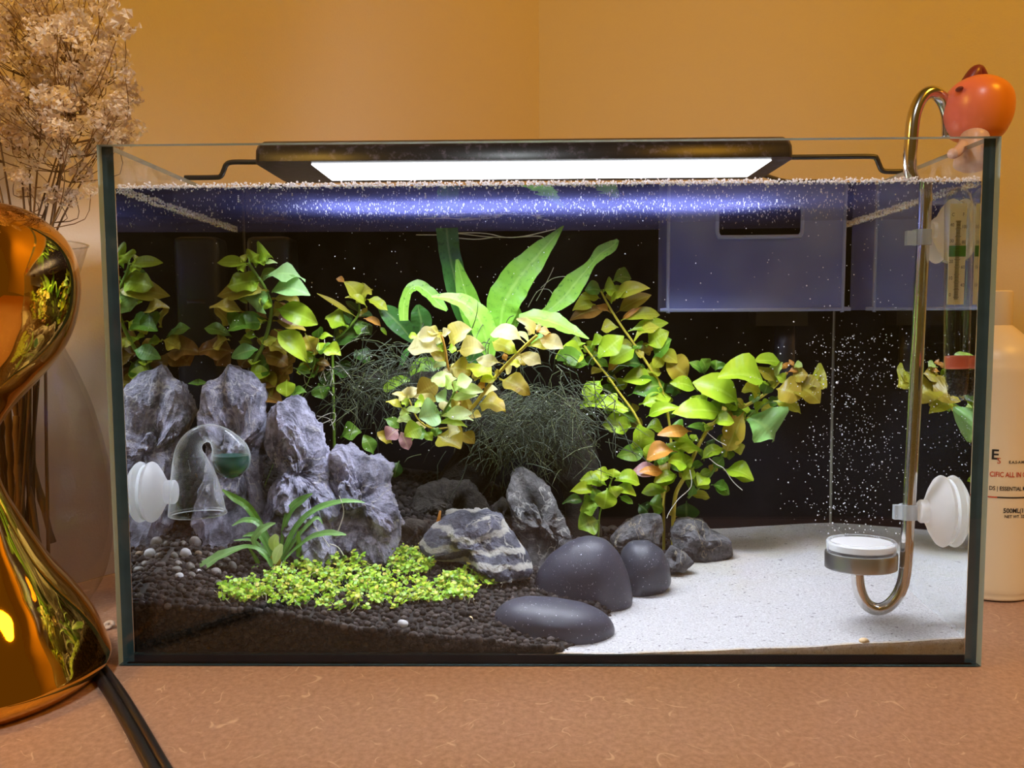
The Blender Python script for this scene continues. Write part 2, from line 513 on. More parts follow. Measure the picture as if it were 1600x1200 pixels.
for k, c in {'pb1': (0.10, 0.09, 0.08), 'pb2': (0.17, 0.15, 0.14), 'pb3': (0.40, 0.39, 0.40), 'pb4': (0.16, 0.11, 0.07)}.items():
    M[k] = pebble_mat('river_pebble_' + k, tuple(x * .8 for x in c), c, 0.5)
M['tanpeb'] = plain('tan_pebble', (0.55, 0.38, 0.2), 0.6)
M['bark'] = rock_mat('driftwood_bark', (0.006, 0.004, 0.003), (0.024, 0.015, 0.010), (0.05, 0.03, 0.02), 1.5, 4.4, 0.3)
def leaf_mat(name, c0, c1, spot=None, tr=0.38, rough=0.33):
    t = NT('leaf_' + name)
    uv = t.n('ShaderNodeUVMap').outputs[0]
    sep = t.n('ShaderNodeSeparateXYZ'); t.set(sep.inputs[0], uv)
    rnd = t.n('ShaderNodeObjectInfo').outputs['Random']
    n1 = t.noise(70, 4, 0.6)
    f = t.math('ADD', t.math('MULTIPLY', sep.outputs[1], 0.6), t.math('MULTIPLY_ADD', n1, 0.9, -0.3))
    f = t.math('ADD', f, t.math('MULTIPLY_ADD', rnd, 0.5, -0.25))
    c = t.mixc(t.step(f, 0.1, 0.9), c0, c1)
    if spot:
        c = t.mixc(t.math('MULTIPLY', t.step(t.noise(240, 3, 0.6), 0.56, 0.68), 0.65), c, spot)
    mid = t.math('SUBTRACT', 1.0, t.step(t.math('ABSOLUTE', t.math('SUBTRACT', sep.outputs[0], 0.5)), 0.02, 0.07))
    cm = t.n('ShaderNodeMix', data_type='RGBA', blend_type='ADD')
    t.set(cm.inputs[0], t.math('MULTIPLY', mid, 0.25)); t.set(cm.inputs[6], c); t.set(cm.inputs[7], (0.35, 0.4, 0.15))
    c = cm.outputs[2]
    wv = t.n('ShaderNodeTexWave', {'Scale': 3.2, 'Distortion': 1.5, 'Detail': 2}, bands_direction='Y'); t.set(wv.inputs[0], uv)
    nrm = t.bump(t.math('ADD', wv.outputs[1], t.math('MULTIPLY', t.noise(160, 3), 2.0)), 0.10, 0.0008)
    a = t.pbsdf(c, rough, nrm)
    b = t.n('ShaderNodeBsdfTranslucent'); t.set(b.inputs[0], c)
    return t.done(t.mixs(tr, a, b.outputs[0]))
LM = {
    'g': leaf_mat('bright_green', (0.22, 0.38, 0.015), (0.42, 0.56, 0.035)),
    'y': leaf_mat('yellow_green', (0.42, 0.50, 0.03), (0.62, 0.58, 0.07)),
    'd': leaf_mat('mid_green', (0.07, 0.19, 0.015), (0.14, 0.28, 0.03)),
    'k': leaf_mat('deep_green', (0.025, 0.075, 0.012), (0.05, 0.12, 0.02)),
    'o': leaf_mat('olive', (0.30, 0.27, 0.02), (0.42, 0.30, 0.04)),
    'b': leaf_mat('bronze', (0.17, 0.10, 0.012), (0.22, 0.10, 0.02)),
    'p': leaf_mat('pale_peach', (0.55, 0.46, 0.09), (0.80, 0.76, 0.46)),
    'w': leaf_mat('pale_green', (0.42, 0.58, 0.12), (0.62, 0.74, 0.36)),
    'r': leaf_mat('rusty_red', (0.46, 0.20, 0.03), (0.56, 0.27, 0.06)),
    'u': leaf_mat('mauve', (0.24, 0.13, 0.11), (0.36, 0.18, 0.19)),
    'c': leaf_mat('blue_green', (0.20, 0.42, 0.10), (0.38, 0.60, 0.26)),
    'f': leaf_mat('fern_green', (0.15, 0.36, 0.03), (0.28, 0.52, 0.07), (0.06, 0.20, 0.02)),
    'F': leaf_mat('dark_fern_green', (0.045, 0.16, 0.03), (0.08, 0.24, 0.05), (0.02, 0.07, 0.02)),
    'h': leaf_mat('cool_green', (0.10, 0.26, 0.05), (0.24, 0.42, 0.14)),
    'm': leaf_mat('mottled_green', (0.12, 0.26, 0.02), (0.26, 0.42, 0.04), (0.05, 0.09, 0.01)),
}
M['stemy'] = plain('yellow_stem', (0.50, 0.42, 0.05), 0.4)
M['stemg'] = plain('green_stem', (0.12, 0.22, 0.02), 0.4)
M['stemk'] = plain('dark_stem', (0.05, 0.09, 0.012), 0.5)
M['stemr'] = plain('amber_stem', (0.36, 0.20, 0.03), 0.4)
M['root'] = plain('pale_root', (0.62, 0.60, 0.52), 0.6)
M['moss'] = plain('dark_moss', (0.010, 0.019, 0.004), 0.7)
M['moss2'] = plain('olive_moss', (0.034, 0.045, 0.009), 0.7)
def carpet_mat():
    t = NT('carpet_leaf')
    gi = t.n('ShaderNodeNewGeometry').outputs['Random Per Island']
    c = t.ramp(gi, [(0.0, (0.16, 0.36, 0.02)), (0.5, (0.34, 0.55, 0.03)), (0.8, (0.52, 0.62, 0.05)), (1.0, (0.62, 0.50, 0.10))])
    b = t.n('ShaderNodeBsdfTranslucent'); t.set(b.inputs[0], c)
    return t.done(t.mixs(0.35, t.pbsdf(c, 0.4), b.outputs[0]))
M['carpet'] = carpet_mat()
def gold_mat():
    t = NT('mirrored_gold_glass')
    nrm = t.bump(t.noise(16, 2), 0.12, 0.02)
    return t.done(t.pbsdf((0.86, 0.47, 0.07), 0.04, nrm, Metallic=1.0))
M['gold'] = gold_mat()
M['cable'] = plain('black_cable', (0.012, 0.010, 0.010), 0.4)
M['bottle'] = plain('amber_lit_plastic', (0.80, 0.68, 0.46), 0.38)  # amber room light put into the white bottle's colour
M['cap'] = plain('amber_lit_cap', (0.80, 0.70, 0.50), 0.4)  # white cap, tinted with the same amber light
def toy_mat():
    t = NT('pink_to_orange_vinyl')
    sep = t.n('ShaderNodeSeparateXYZ'); t.set(sep.inputs[0], t.obj())
    c = t.mixc(t.step(sep.outputs[0], -0.022, 0.004), (0.85, 0.22, 0.20), (0.80, 0.24, 0.015))
    return t.done(t.pbsdf(c, 0.3))
M['toy'] = toy_mat()
M['toydark'] = plain('maroon_vinyl', (0.20, 0.035, 0.035), 0.35)
M['toybody'] = frosted('pale_pink_vinyl', (0.80, 0.58, 0.50), 0.3)
def flower_mat():
    t = NT('dried_petal')
    rnd = t.n('ShaderNodeObjectInfo').outputs['Random']
    c = t.mixc(rnd, (0.62, 0.50, 0.40), (0.94, 0.88, 0.80))
    b = t.n('ShaderNodeBsdfTranslucent'); t.set(b.inputs[0], c)
    return t.done(t.mixs(0.35, t.pbsdf(c, 0.7), b.outputs[0]))
M['petal'] = flower_mat()
M['twig'] = plain('dry_twig', (0.13, 0.075, 0.035), 0.7)
M['stalk'] = plain('dry_stalk', (0.22, 0.13, 0.05), 0.6)
M['shell'] = plain('snail_shell', (0.55, 0.45, 0.38), 0.3)

# ------------------------------------------------------------------ setting
def quad_obj(name, pts, mat):
    mb = MB(); mb.add(pts, [(0, 1, 2, 3)])
    o = mb.build(name, mat, smooth=False)
    return tag(o, kind='structure')
WS = 1.5
def wallY(x):
    return 0.23 + (x + 0.40) * WS
XC = A(842, 110, 0.85).x
YC = wallY(XC)
XC = A(842, 110, YC).x
YC = wallY(XC)
lx = -1.3
rx = 2.0
quad_obj('wall_left', [(lx, wallY(lx), 0.0), (XC, YC, 0.0), (XC, YC, 2.4), (lx, wallY(lx), 2.4)], M['wall'])
quad_obj('wall_right', [(XC, YC, 0.0), (rx, YC - (rx - XC) / WS, 0.0), (rx, YC - (rx - XC) / WS, 2.4), (XC, YC, 2.4)], M['wall'])
mb = MB()
ctop = [(-0.75, -0.42), (1.1, -0.42), (1.1, YC - (1.1 - XC) / WS - .002), (XC, YC - .003), (-0.75, wallY(-0.75) - .002)]
mb.add([(x, y, 0) for x, y in ctop] + [(x, y, -0.03) for x, y in ctop], [(0, 1, 2, 3, 4), (9, 8, 7, 6, 5)] + [(i, 5 + i, 5 + (i + 1) % 5, (i + 1) % 5) for i in range(5)])
tag(mb.build('countertop', M['counter'], smooth=False), 'tan brown fibre-flecked countertop under the aquarium', 'countertop')

# ------------------------------------------------------------------ aquarium
aq = thing('aquarium', 'rectangular rimless glass aquarium with black back standing in the corner', 'aquarium', (0, TD / 2, 0))
TXI = TX - T_S
TYB = TD - T_F
def pane(name, x0, x1, y0, y1, z0, z1, faces):
    # box with its own material per side: -x +x -y +y -z +z
    mb = MB()
    vs = [(x, y, z) for x in (x0, x1) for y in (y0, y1) for z in (z0, z1)]
    fl = [(0, 1, 3, 2), (4, 6, 7, 5), (0, 4, 5, 1), (2, 3, 7, 6), (0, 2, 6, 4), (1, 5, 7, 3)]
    for f, m in zip(fl, faces):
        if m is None: continue
        mb.add([vs[i] for i in f], [(0, 1, 2, 3)], m)
    return mb.build(name, [M['pane'], M['edge'], M['rim'], M['film'], M['hazy']], aq, smooth=False)
Z0 = 0.0008
pane('front_pane', -TX, TX, 0, T_F, Z0, TH, (2, 2, 0, None, 1, 2))
pane('side_pane', -TX, -TXI, T_F + .0001, TD, Z0, TH, (0, 4, 1, 1, 1, 2))
pane('side_pane', TXI, TX, T_F + .0001, TD, Z0, TH, (4, 0, 1, 1, 1, 2))
pane('back_pane', -TXI + .0001, TXI - .0001, TYB, TD, Z0, TH, (1, 1, 0, 0, 1, 2))
pane('bottom_pane', -TXI + .0001, TXI - .0001, T_F + .0001, TYB - .0001, Z0, 0.006, (3, 3, 3, 3, 3, 1))
mb = MB(); mb.box(-TXI + .0005, TXI - .0005, TYB - .0014, TYB - .0006, .0065, ZW + 0.0008)
mb.build('back_film', M['film'], aq, smooth=False)
for sx in (-1, 1):
    mb = MB()
    x = sx * TXI
    mb.add([(x, TYB, 0.006), (x - sx * .003, TYB, 0.006), (x, TYB - .003, 0.006), (x, TYB, TH - .002), (x - sx * .003, TYB, TH - .002), (x, TYB - .003, TH - .002)], [(1, 2, 5, 4), (0, 1, 4, 3), (0, 2, 5, 3)])
    mb.build('silicone_seam', M['silicone'], aq, smooth=False)
# levelling mat under the tank
mb = MB(); mb.box(-TX + .004, TX - .004, .003, TD - .004, 0.0001, Z0)
mb.build('levelling_mat', M['film'], aq, smooth=False)

# water: one body, surface on top, refracting front and sides
g = 0.0003
x0, x1, y0, y1, z0 = -TXI + g, TXI - g, T_F + g, TYB - g, 0.0062
mb = MB()
mb.add([(x0, y0, ZW), (x1, y0, ZW), (x1, y1, ZW), (x0, y1, ZW)], [(0, 1, 2, 3)], 0)
mb.add([(x0, y0, z0), (x1, y0, z0), (x1, y0, ZW), (x0, y0, ZW)], [(0, 1, 2, 3)], 1)
mb.add([(x0, y1, z0), (x0, y0, z0), (x0, y0, ZW), (x0, y1, ZW)], [(0, 1, 2, 3)], 1)
mb.add([(x1, y0, z0), (x1, y1, z0), (x1, y1, ZW), (x1, y0, ZW)], [(0, 1, 2, 3)], 1)
tag(mb.build('aquarium_water', [M['water_top'], M['water_side']], smooth=False), 'clear water filling the glass aquarium almost to the rim', 'water', kind='stuff')

# foam line where the water meets the glass, and bubbles under the surface
items = []
for i in range(2400):
    t = R_.random()
    items.append((lerp(x0 + .001, x1 - .001, t), y0 + R_.uniform(0.0004, 0.0022), ZW + R_.gauss(0.0010, 0.0010), *(R_.uniform(.00035, .0009),) * 3))
for sx in (x0 + .0012, x1 - .0012):
    for i in range(330):
        yy = lerp(y0, y1 - .03, R_.random() ** 0.8)
        items.append((sx, yy, ZW - R_.uniform(0.0002, 0.0026), *(R_.uniform(.0003, .0009),) * 3))
tag(newobj('foam_line', blobs('foam_line', items, None, 1), M['bubble']), 'white foam beads where the water surface meets the glass', 'foam', kind='stuff')
items = []
for i in range(2300):
    x = R_.uniform(x0 + .01, x1 - .01)
    yy = min(max(R_.gauss(0.135, 0.075), 0.012), y1 - .01)
    if abs(x) > 0.23 and R_.random() < 0.5: continue
    r = min(0.0008, 0.00016 + abs(R_.gauss(0, 0.00018)))
    items.append((x, yy, ZW - r * 1.05, r, r, r))
tag(newobj('surface_bubbles', blobs('surface_bubbles', items, None, 1), M['bubble']), 'tiny white bubbles clinging below the water surface', 'bubbles', kind='stuff')
items = []
for i in range(1500):
    if i < 950:      # plume over the diffuser, drifting left
        p = W(R_.gauss(1335, 52), R_.uniform(520, 835) if R_.random() < .8 else R_.uniform(300, 835), R_.uniform(0.03, 0.16))
    else:
        p = W(R_.uniform(330, 1440), R_.uniform(300, 720), R_.uniform(0.02, 0.3))
    r = 0.00018 + abs(R_.gauss(0, 0.00020))
    if abs(p.x) < TXI - .006 and p.z < ZW - .003: items.append((*p, r, r, r))
tag(newobj('rising_bubbles', blobs('rising_bubbles', items, None, 1), M['bubble']), 'fine white gas bubbles rising through the water above the diffuser', 'bubbles', kind='stuff')

# ------------------------------------------------------------------ substrate
def bed(name, fz, mats, nx, ny, label, xa, xb, y_in=.0008):
    xs = [lerp(xa, xb, i / nx) for i in range(nx + 1)]
    ys = [lerp(T_F + y_in, TYB - .0016, (j / ny) ** 1.2) for j in range(ny + 1)]
    rows = [[Vector((x, y, fz(x, y))) for x in xs] for y in ys]
    mb = MB()
    mb.grid(rows)
    top = rows[0]
    mb.grid([[Vector((p.x, p.y, 0.0063)) for p in top], top])
    for k in (0, -1):
        col = [r[k] for r in rows]
        mb.grid([[Vector((p.x, p.y, 0.0063)) for p in col], col])
    return mb
bx = TXI - .0001
sb = bed('white_sand', sand_z, None, 150, 90, '', -0.02, bx)
so = sb.build('white_sand', M['sand'])
tag(so, 'white sand bed sloping up across the aquarium floor beside dark soil', 'sand', kind='stuff')
mb = bed('aqua_soil', soil_z, None, 90, 60, '', -bx, 0.24, .0052)
mb.mi = [0] * len(mb.f)
# granules
V1, F1 = ico(1)
def granule(x, y, z, r):
    sx, sy, sz = r * R_.uniform(.88, 1.12), r * R_.uniform(.88, 1.12), r * R_.uniform(.82, 1.0)
    a = R_.uniform(0, 6.28); c, s = math.cos(a), math.sin(a)
    mb.add([(x + v[0] * sx * c - v[1] * sy * s, y + v[0] * sx * s + v[1] * sy * c, z + v[2] * sz) for v in V1], F1, 1)
def soil_ok(x, y):
    return x < bnd(y) - 0.004 and abs(x) < bx - .0004
step = 0.0047
y = T_F + .003
while y < 0.335:
    x = -bx + .0005
    while x < 0.2:
        xx, yy = x + R_.uniform(-.0014, .0014), y + R_.uniform(-.0014, .0014)
        if soil_ok(xx, yy):
            r = R_.uniform(.0020, .0035) * (1.0 if yy < .16 else 1.25)
            granule(xx, yy, soil_z(xx, yy) + R_.uniform(-.0006, .0010), r)
        x += step * (1 + 1.2 * max(0, y - .16) / .18)
    y += step * (1 + 1.2 * max(0, y - .16) / .18)
# granules pressed against the front glass
for i in range(2300):
    x = R_.uniform(-bx + .003, 0.02)
    zt = soil_z(x, T_F + .003)
    z = lerp(0.009, zt, R_.random())
    if z < zt: granule(x, T_F + .0034 + R_.uniform(0, .0012), z, R_.uniform(.0017, .0030))
tag(mb.build('aquarium_soil', [M['soilbed'], M['soil']]), 'dark brown granular aquarium soil banked up in the left half', 'soil', kind='stuff')

# ------------------------------------------------------------------ stones
def stone(name, label, poly, Y, thick, mat, rough=0.0, seed=0, facets=0.0, group=None, nseg=112, nlat=34, lean=0.0, cat='stone', ridged=0.0, sm=1):
    """closed solid whose front outline is poly (pixels at depth Y); thick = half depth in metres"""
    P = [W(px, py, Y) for px, py in poly]
    c = sum(P, Vector()) / len(P)
    pts = [Vector((p.x - c.x, 0, p.z - c.z)) for p in P]
    # radius by angle
    dense = []
    n = len(pts)
    for i in range(n):
        a, b = pts[i], pts[(i + 1) % n]
        for k in range(24):
            dense.append(lerp(a, b, k / 24))
    ang = [(math.atan2(p.z, p.x), p.length) for p in dense]
    R = []
    for j in range(nseg):
        th = -math.pi + 2 * math.pi * j / nseg
        R.append(max((l for a, l in ang if abs((a - th + math.pi) % (2 * math.pi) - math.pi) < math.pi / nseg * 1.6), default=None))
    for j in range(nseg):
        if R[j] is None: R[j] = R[j - 1] or 0.01
    for _ in range(sm):
        R = [(R[j - 1] + 2 * R[j] + R[(j + 1) % nseg]) / 4 for j in range(nseg)]
    mean = sum(R) / nseg
    mb = MB()
    rs = random.Random(int(seed * 97) + 5)
    planes = []
    for _ in range(16 if rough else 0):
        pn = Vector((rs.gauss(0, .8), -abs(rs.gauss(.6, .5)), rs.gauss(0, .7))).normalized()
        planes.append((pn, rs.uniform(.70, .90)))
    V_, F_ = ico(6 if rough else 5)
    vs = []
    for v in V_:
        k = math.hypot(v[0], v[2])
        fj = ((math.atan2(v[2], v[0]) + math.pi) / (2 * math.pi) * nseg) % nseg
        j0 = int(fj) % nseg
        r_ = lerp(R[j0], R[(j0 + 1) % nseg], fj - int(fj))
        un = Vector(v)
        p = Vector((v[0] * r_, v[1] * thick, v[2] * r_))
        if rough:
            q = p * (1 / mean)
            s = Vector((seed, seed * 2, seed * 3))
            d = noise.fractal(q * 1.7 + s, .7, 2.1, 8) * 0.40
            if ridged:
                d += ridged * (noise.ridged_multi_fractal(Vector((q.x * 1.9 + q.z * .6, q.y * 1.5, q.z * .9)) + s, .9, 2.1, 5, 1.0, 2.0) - 1.2) * .42
            for pn, pd in planes:
                e_ = un.dot(pn)
                if e_ > pd:
                    d -= (e_ - pd) / max(rough, .1) * 1.1
            edge = 0.30 + 0.70 * min(1, abs(v[1]) * 1.6)
            p = p + un * (d * rough * mean * edge)
        p.y += lean * p.z
        vs.append(c + p)
    mb.add(vs, F_)
    o = mb.build(name, mat, smooth=True, origin=c, fix=True)
    if rough and facets: o.data.set_sharp_from_angle(angle=math.radians(28))
    return tag(o, label, cat, group)
stone('rock', 'tall pale grey jagged rock behind the glass drop checker', [(300, 640), (312, 606), (335, 590), (352, 578), (374, 577), (392, 595), (402, 640), (412, 700), (420, 790), (424, 870), (380, 900), (340, 868), (318, 800), (335, 740), (312, 690)], 0.150, 0.032, M['rock_a'], 0.72, 1.3, 0.22, lean=0.35, ridged=.5)
stone('rock', 'blue-grey jagged rock leaning between the tall rock and the rounded one', [(408, 700), (412, 652), (432, 630), (448, 628), (470, 650), (492, 672), (500, 700), (518, 742), (530, 800), (532, 880), (470, 900), (422, 880), (414, 790)], 0.125, 0.032, M['rock_b'], 0.72, 4.1, 0.22, lean=0.40, ridged=.6)
stone('rock', 'stout blue-grey rock with rounded crest behind the grassy plant', [(508, 745), (512, 700), (524, 690), (552, 694), (585, 712), (603, 742), (618, 790), (626, 840), (618, 880), (560, 892), (500, 885), (490, 840), (498, 790)], 0.128, 0.034, M['rock_b'], 0.72, 7.7, 0.20, lean=0.30, ridged=.6)
stone('rock', 'pointed dark grey rock with thin white veins standing mid-tank', [(792, 775), (800, 745), (812, 733), (830, 742), (858, 764), (872, 790), (886, 812), (892, 842), (902, 870), (890, 900), (850, 910), (826, 900), (820, 860), (806, 830)], 0.155, 0.026, M['rock_c'], 0.5, 2.2, 0.16, lean=.3, ridged=.5)
stone('rock', 'flat banded black and cream rock lying beside the pointed rock', [(652, 852), (668, 828), (692, 805), (720, 797), (752, 799), (782, 812), (806, 838), (826, 868), (832, 892), (800, 900), (742, 890), (690, 876), (660, 868)], 0.118, 0.032, M['rock_band'], 0.38, 9.4, 0.14, lean=.5)
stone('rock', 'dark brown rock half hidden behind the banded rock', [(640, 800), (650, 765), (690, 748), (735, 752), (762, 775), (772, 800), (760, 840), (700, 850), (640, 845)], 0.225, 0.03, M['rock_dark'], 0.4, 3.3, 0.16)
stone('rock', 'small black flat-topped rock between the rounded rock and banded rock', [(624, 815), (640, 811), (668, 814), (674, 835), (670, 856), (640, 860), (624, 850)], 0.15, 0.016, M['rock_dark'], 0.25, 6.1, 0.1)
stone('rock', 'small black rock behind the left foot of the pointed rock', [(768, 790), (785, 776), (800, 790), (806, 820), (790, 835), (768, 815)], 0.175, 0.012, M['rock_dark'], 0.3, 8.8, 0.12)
stone('rock', 'slanted dark rock with ribbed top behind the two upright cobbles', [(952, 842), (975, 812), (1005, 802), (1032, 804), (1038, 826), (1030, 860), (1010, 872), (975, 870), (955, 862)], 0.20, 0.022, M['rock_d'], 0.25, 5.5, 0.15)
stone('rock', 'mottled grey lumpy rock at the end of the row on the sand', [(1044, 828), (1052, 814), (1075, 808), (1098, 810), (1118, 832), (1142, 846), (1146, 868), (1128, 880), (1100, 880), (1072, 878), (1050, 866)], 0.235, 0.024, M['rock_d'], 0.25, 1.7, 0.18)
stone('rock', 'small mottled rock wedged between the dark cobble and lumpy rock', [(1036, 868), (1050, 852), (1072, 864), (1086, 880), (1068, 894), (1048, 896), (1034, 886)], 0.19, 0.014, M['rock_d'], 0.25, 2.9, 0.18)
cob = 'smooth dark cobbles beside the sand'
stone('cobble', 'large egg-shaped smooth slate cobble standing upright behind the flat one', [(834, 930), (838, 898), (858, 868), (890, 846), (920, 837), (945, 842), (966, 862), (980, 892), (988, 928), (986, 950), (968, 962), (930, 968), (880, 962), (842, 950)], 0.115, 0.028, M['cobble'], cat='stone', sm=5)
stone('cobble', 'flat smooth slate cobble lying at the front edge of the sand', [(770, 962), (788, 944), (820, 935), (868, 936), (915, 946), (948, 962), (963, 985), (952, 1000), (905, 1014), (850, 1018), (800, 1008), (776, 988)], 0.050, 0.030, M['cobble'], cat='stone', sm=5)
stone('cobble', 'dark polished cobble tucked behind the large egg-shaped cobble', [(972, 860), (985, 846), (1012, 844), (1034, 858), (1046, 885), (1048, 912), (1036, 926), (1000, 942), (975, 945), (962, 900)], 0.15, 0.022, M['cobble2'], cat='stone', sm=5)
# pebbles
pk = [(480, 395, 38, 'pb3', 1.0), (540, 325, 40, 'pb2', 1.0), (437, 455, 33, 'pb2', .75), (425, 490, 35, 'pb1', .7), (510, 475, 40, 'pb1', .8), (440, 530, 32, 'pb3', .75), (565, 505, 28, 'pb3', .8), (520, 525, 35, 'pb1', .7), (560, 390, 25, 'pb4', .9), (670, 505, 44, 'pb2', .65), (775, 470, 38, 'pb1', .85), (850, 560, 32, 'pb2', .8), (610, 275, 35, 'pb4', .9), (690, 575, 40, 'pb1', .6), (700, 465, 25, 'pb1', .8), (410, 405, 28, 'pb1', .9), (740, 430, 27, 'pb1', .8), (600, 440, 30, 'pb1', .8), (640, 400, 28, 'pb1', .8), (470, 330, 28, 'pb1', .9)]
V2, F2 = ico(3)
def pebble(px, py, r_px, mat, asp, label, group, fz=None, cat='pebble'):
    p = floor_pt(px, py, fz)
    r = r_px * MPP(p.y)
    mb = MB()
    a = R_.uniform(0, 3.1)
    for_v = []
    for v in V2:
        q = Vector(v)
        d = 1 + 0.10 * noise.noise(q * 1.3 + Vector((px, py, 0)))
        x, y, z = q.x * r * d, q.y * r * .8 * d, q.z * r * asp * d
        for_v.append((p.x + x * math.cos(a * .3) - z * math.sin(a * .08), p.y + y, p.z + r * asp * .35 + z))
    mb.add(for_v, F2)
    return tag(mb.build('pebble', M[mat], origin=p), label, cat, group)
PL = ['pale round pebble, largest light one in the heap by the left glass', 'grey pebble above the large pale one, high in the pebble heap', 'flat oval grey pebble just below the large pale pebble',
      'dark flat pebble at the outer left edge of the pebble heap', 'big dark round pebble in the middle of the pebble heap', 'pale oval pebble lowest on the left side of the heap',
      'small pale pebble just left of the long grey pebble', 'dark pebble low in the heap between two small pale pebbles', 'small brown pebble right of the large pale pebble',
      'long lying grey pebble at the right of the pebble heap', 'dark pebble under the lowest arching leaf of the grassy plant', 'lone grey pebble beside the first sprigs of the carpet plant',
      'brown pebble topmost in the heap against the tall rock', 'dark flat pebble in front of the long grey pebble', 'small dark pebble behind the long grey pebble',
      'dark pebble close to the left glass above the flat ones', 'small dark pebble behind the one under the arching leaf', 'dark pebble right of the big dark round pebble',
      'dark pebble half sunk behind the right side of the heap', 'dark pebble on the upper left of the pebble heap']
for (x, y, r, m, asp), lab in zip(pk, PL):
    pebble(170 + x * .25, 770 + y * .25, r * .25, m, asp, lab, 'pebbles heaped by the left glass')
for x, y, r, lab in ((900, 841, 8, 'small dark pebble at the foot of the pointed rock beside the rosette'), (906, 849, 8, 'small dark pebble closest to the egg-shaped cobble left shoulder'), (918, 842, 7, 'tiny dark pebble under the round mottled leaf'),
        (930, 846, 8, 'small dark pebble just above the crest of the egg-shaped cobble'), (945, 834, 9, 'dark pebble between the rosette stem and the slanted ribbed rock'), (957, 826, 9, 'dark pebble touching the left end of the slanted ribbed rock')):
    pebble(x, y - 3, r, 'pb1', .7, lab, 'pebbles behind the cobble')
pebble(629, 978, 10, 'pb3', .75, 'single pale pebble on the soil below the bright green carpet', None)
pebble(736, 968, 5, 'tanpeb', .8, 'tiny peach chip on the soil right of the carpet plant', None)
pebble(1350, 1003, 8, 'tanpeb', .6, 'small tan pebble on the sand under the steel pipe', None, sand_z)

# ------------------------------------------------------------------ lamp
LX0, LX1, LY0, LY1 = -0.226, 0.196, 0.088, 0.180
lamp = thing('aquarium_light', 'black LED light bar with glowing white strip over the aquarium', 'lamp', ((LX0 + LX1) / 2, 0.134, LED_Z))
mb = MB()
prof = []
hgt = 0.0225
for k in range(13):
    a = math.pi * k / 12
    yy = -math.cos(a); zz = math.sin(a) ** 0.6
    prof.append((0.134 + yy * (LY1 - LY0) / 2, LED_Z + zz * hgt))
rows = []
for x, s in ((LX0, .80), (LX0 + .002, .93), (LX0 + .006, 1), (LX1 - .006, 1), (LX1 - .002, .93), (LX1, .80)):
    rows.append([Vector((x, 0.134 + (y_ - .134) * s, LED_Z + (z_ - LED_Z) * s)) for y_, z_ in prof])
mb.grid(rows, close_u=True, caps=True)
mb.build('housing', M['lampshell'], lamp, auto=50)
mb = MB(); mb.box(-0.182, 0.180, LED_Y0, LED_Y1, LED_Z - .0008, LED_Z - .0001)
mb.build('diffuser', M['led'], lamp, smooth=False)
for sx, xe, xr in ((-1, LX0 + .01, -TX + .004), (1, LX1 - .01, TX - .004)):
    for yy in (0.128, 0.215):
        zt = LED_Z + (0.008 if yy < .2 else .004)
        mid = xr - sx * (0.034 if sx < 0 else 0.020)
        pts = smooth_path([(xe, min(yy, .165), zt), (lerp(xe, mid, .5), yy, zt), (mid - sx * .006, yy, zt), (mid - sx * .001, yy, zt - .002), (mid + sx * .001, yy, zt - .006), (mid + sx * .004, yy, TH + .0032), (mid + sx * .010, yy, TH + .0022), (xr, yy, TH + .0022)], 5)
        mb = MB(); mb.tube(pts, 0.0021, 10)
        mb.build('bracket', M['blackmetal'], lamp)

# ------------------------------------------------------------------ back equipment
bxo = thing('plastic_box', 'cloudy blue plastic box with a slot hanging at the black back', 'box', W(1180, 485, 0.28))
YB = 0.268
def wx(px): return W(px, 420, YB).x
def wz(py): return W(1180, py, YB).z
bx0, bx1, bz0, bz1 = wx(1044), wx(1318), wz(484), ZW + 0.006
sx0, sx1, sz0 = wx(1120), wx(1252), wz(370)
mb = MB()
yb2 = TYB - .004
for (a, b, c, d) in ((bx0, sx0, bz0, bz1), (sx1, bx1, bz0, bz1), (sx0, sx1, bz0, sz0)):
    mb.add([(a, YB, c), (b, YB, c), (b, YB, d), (a, YB, d)], [(0, 1, 2, 3)])
mb.add([(bx0, YB, bz0), (bx0, yb2, bz0), (bx0, yb2, bz1), (bx0, YB, bz1)], [(0, 1, 2, 3)])
mb.add([(bx1, YB, bz0), (bx1, yb2, bz0), (bx1, yb2, bz1), (bx1, YB, bz1)], [(0, 1, 2, 3)])
mb.add([(bx0, YB, bz0), (bx1, YB, bz0), (bx1, yb2, bz0), (bx0, yb2, bz0)], [(0, 1, 2, 3)])
mb.build('box_wall', M['box'], bxo, smooth=False)
mb = MB()
r_ = .0016
mb.tube(smooth_path([(bx0, YB, bz1), (bx0, YB, bz0 + .004), (bx0 + .001, YB, bz0 + .001), (bx0 + .004, YB, bz0), (bx1 - .004, YB, bz0), (bx1 - .001, YB, bz0 + .001), (bx1, YB, bz0 + .004), (bx1, YB, bz1)], 4), r_, 8)
mb.build('box_edge', M['boxrim'], bxo)
mb = MB()
mb.tube(smooth_path([(sx0, YB, ZW + .004), (sx0, YB, sz0 + .005), (sx0 + .002, YB, sz0 + .001), (sx0 + .006, YB, sz0), (sx1 - .006, YB, sz0), (sx1 - .002, YB, sz0 + .001), (sx1, YB, sz0 + .005), (sx1, YB, ZW + .004)], 4), .0018, 8)
mb.build('slot_edge', M['boxrim'], bxo)
mb = MB()
a, b = W(1180, 486, .29), W(1260, 509, .29)
mb.box(a.x, b.x, .285, .315, b.z, a.z)
mb.build('outlet', M['smoke'], bxo, smooth=False)
mb = MB(); mb.tube([W(1225, 509, .30), W(1225, 560, .30), W(1224, 610, .30)], .010, 16)
mb.build('intake_tube', M['filter'], bxo)
flt = thing('internal_filter', 'dark rounded filter canister in the back left corner', 'filter', W(430, 560, .31))
mb = MB()
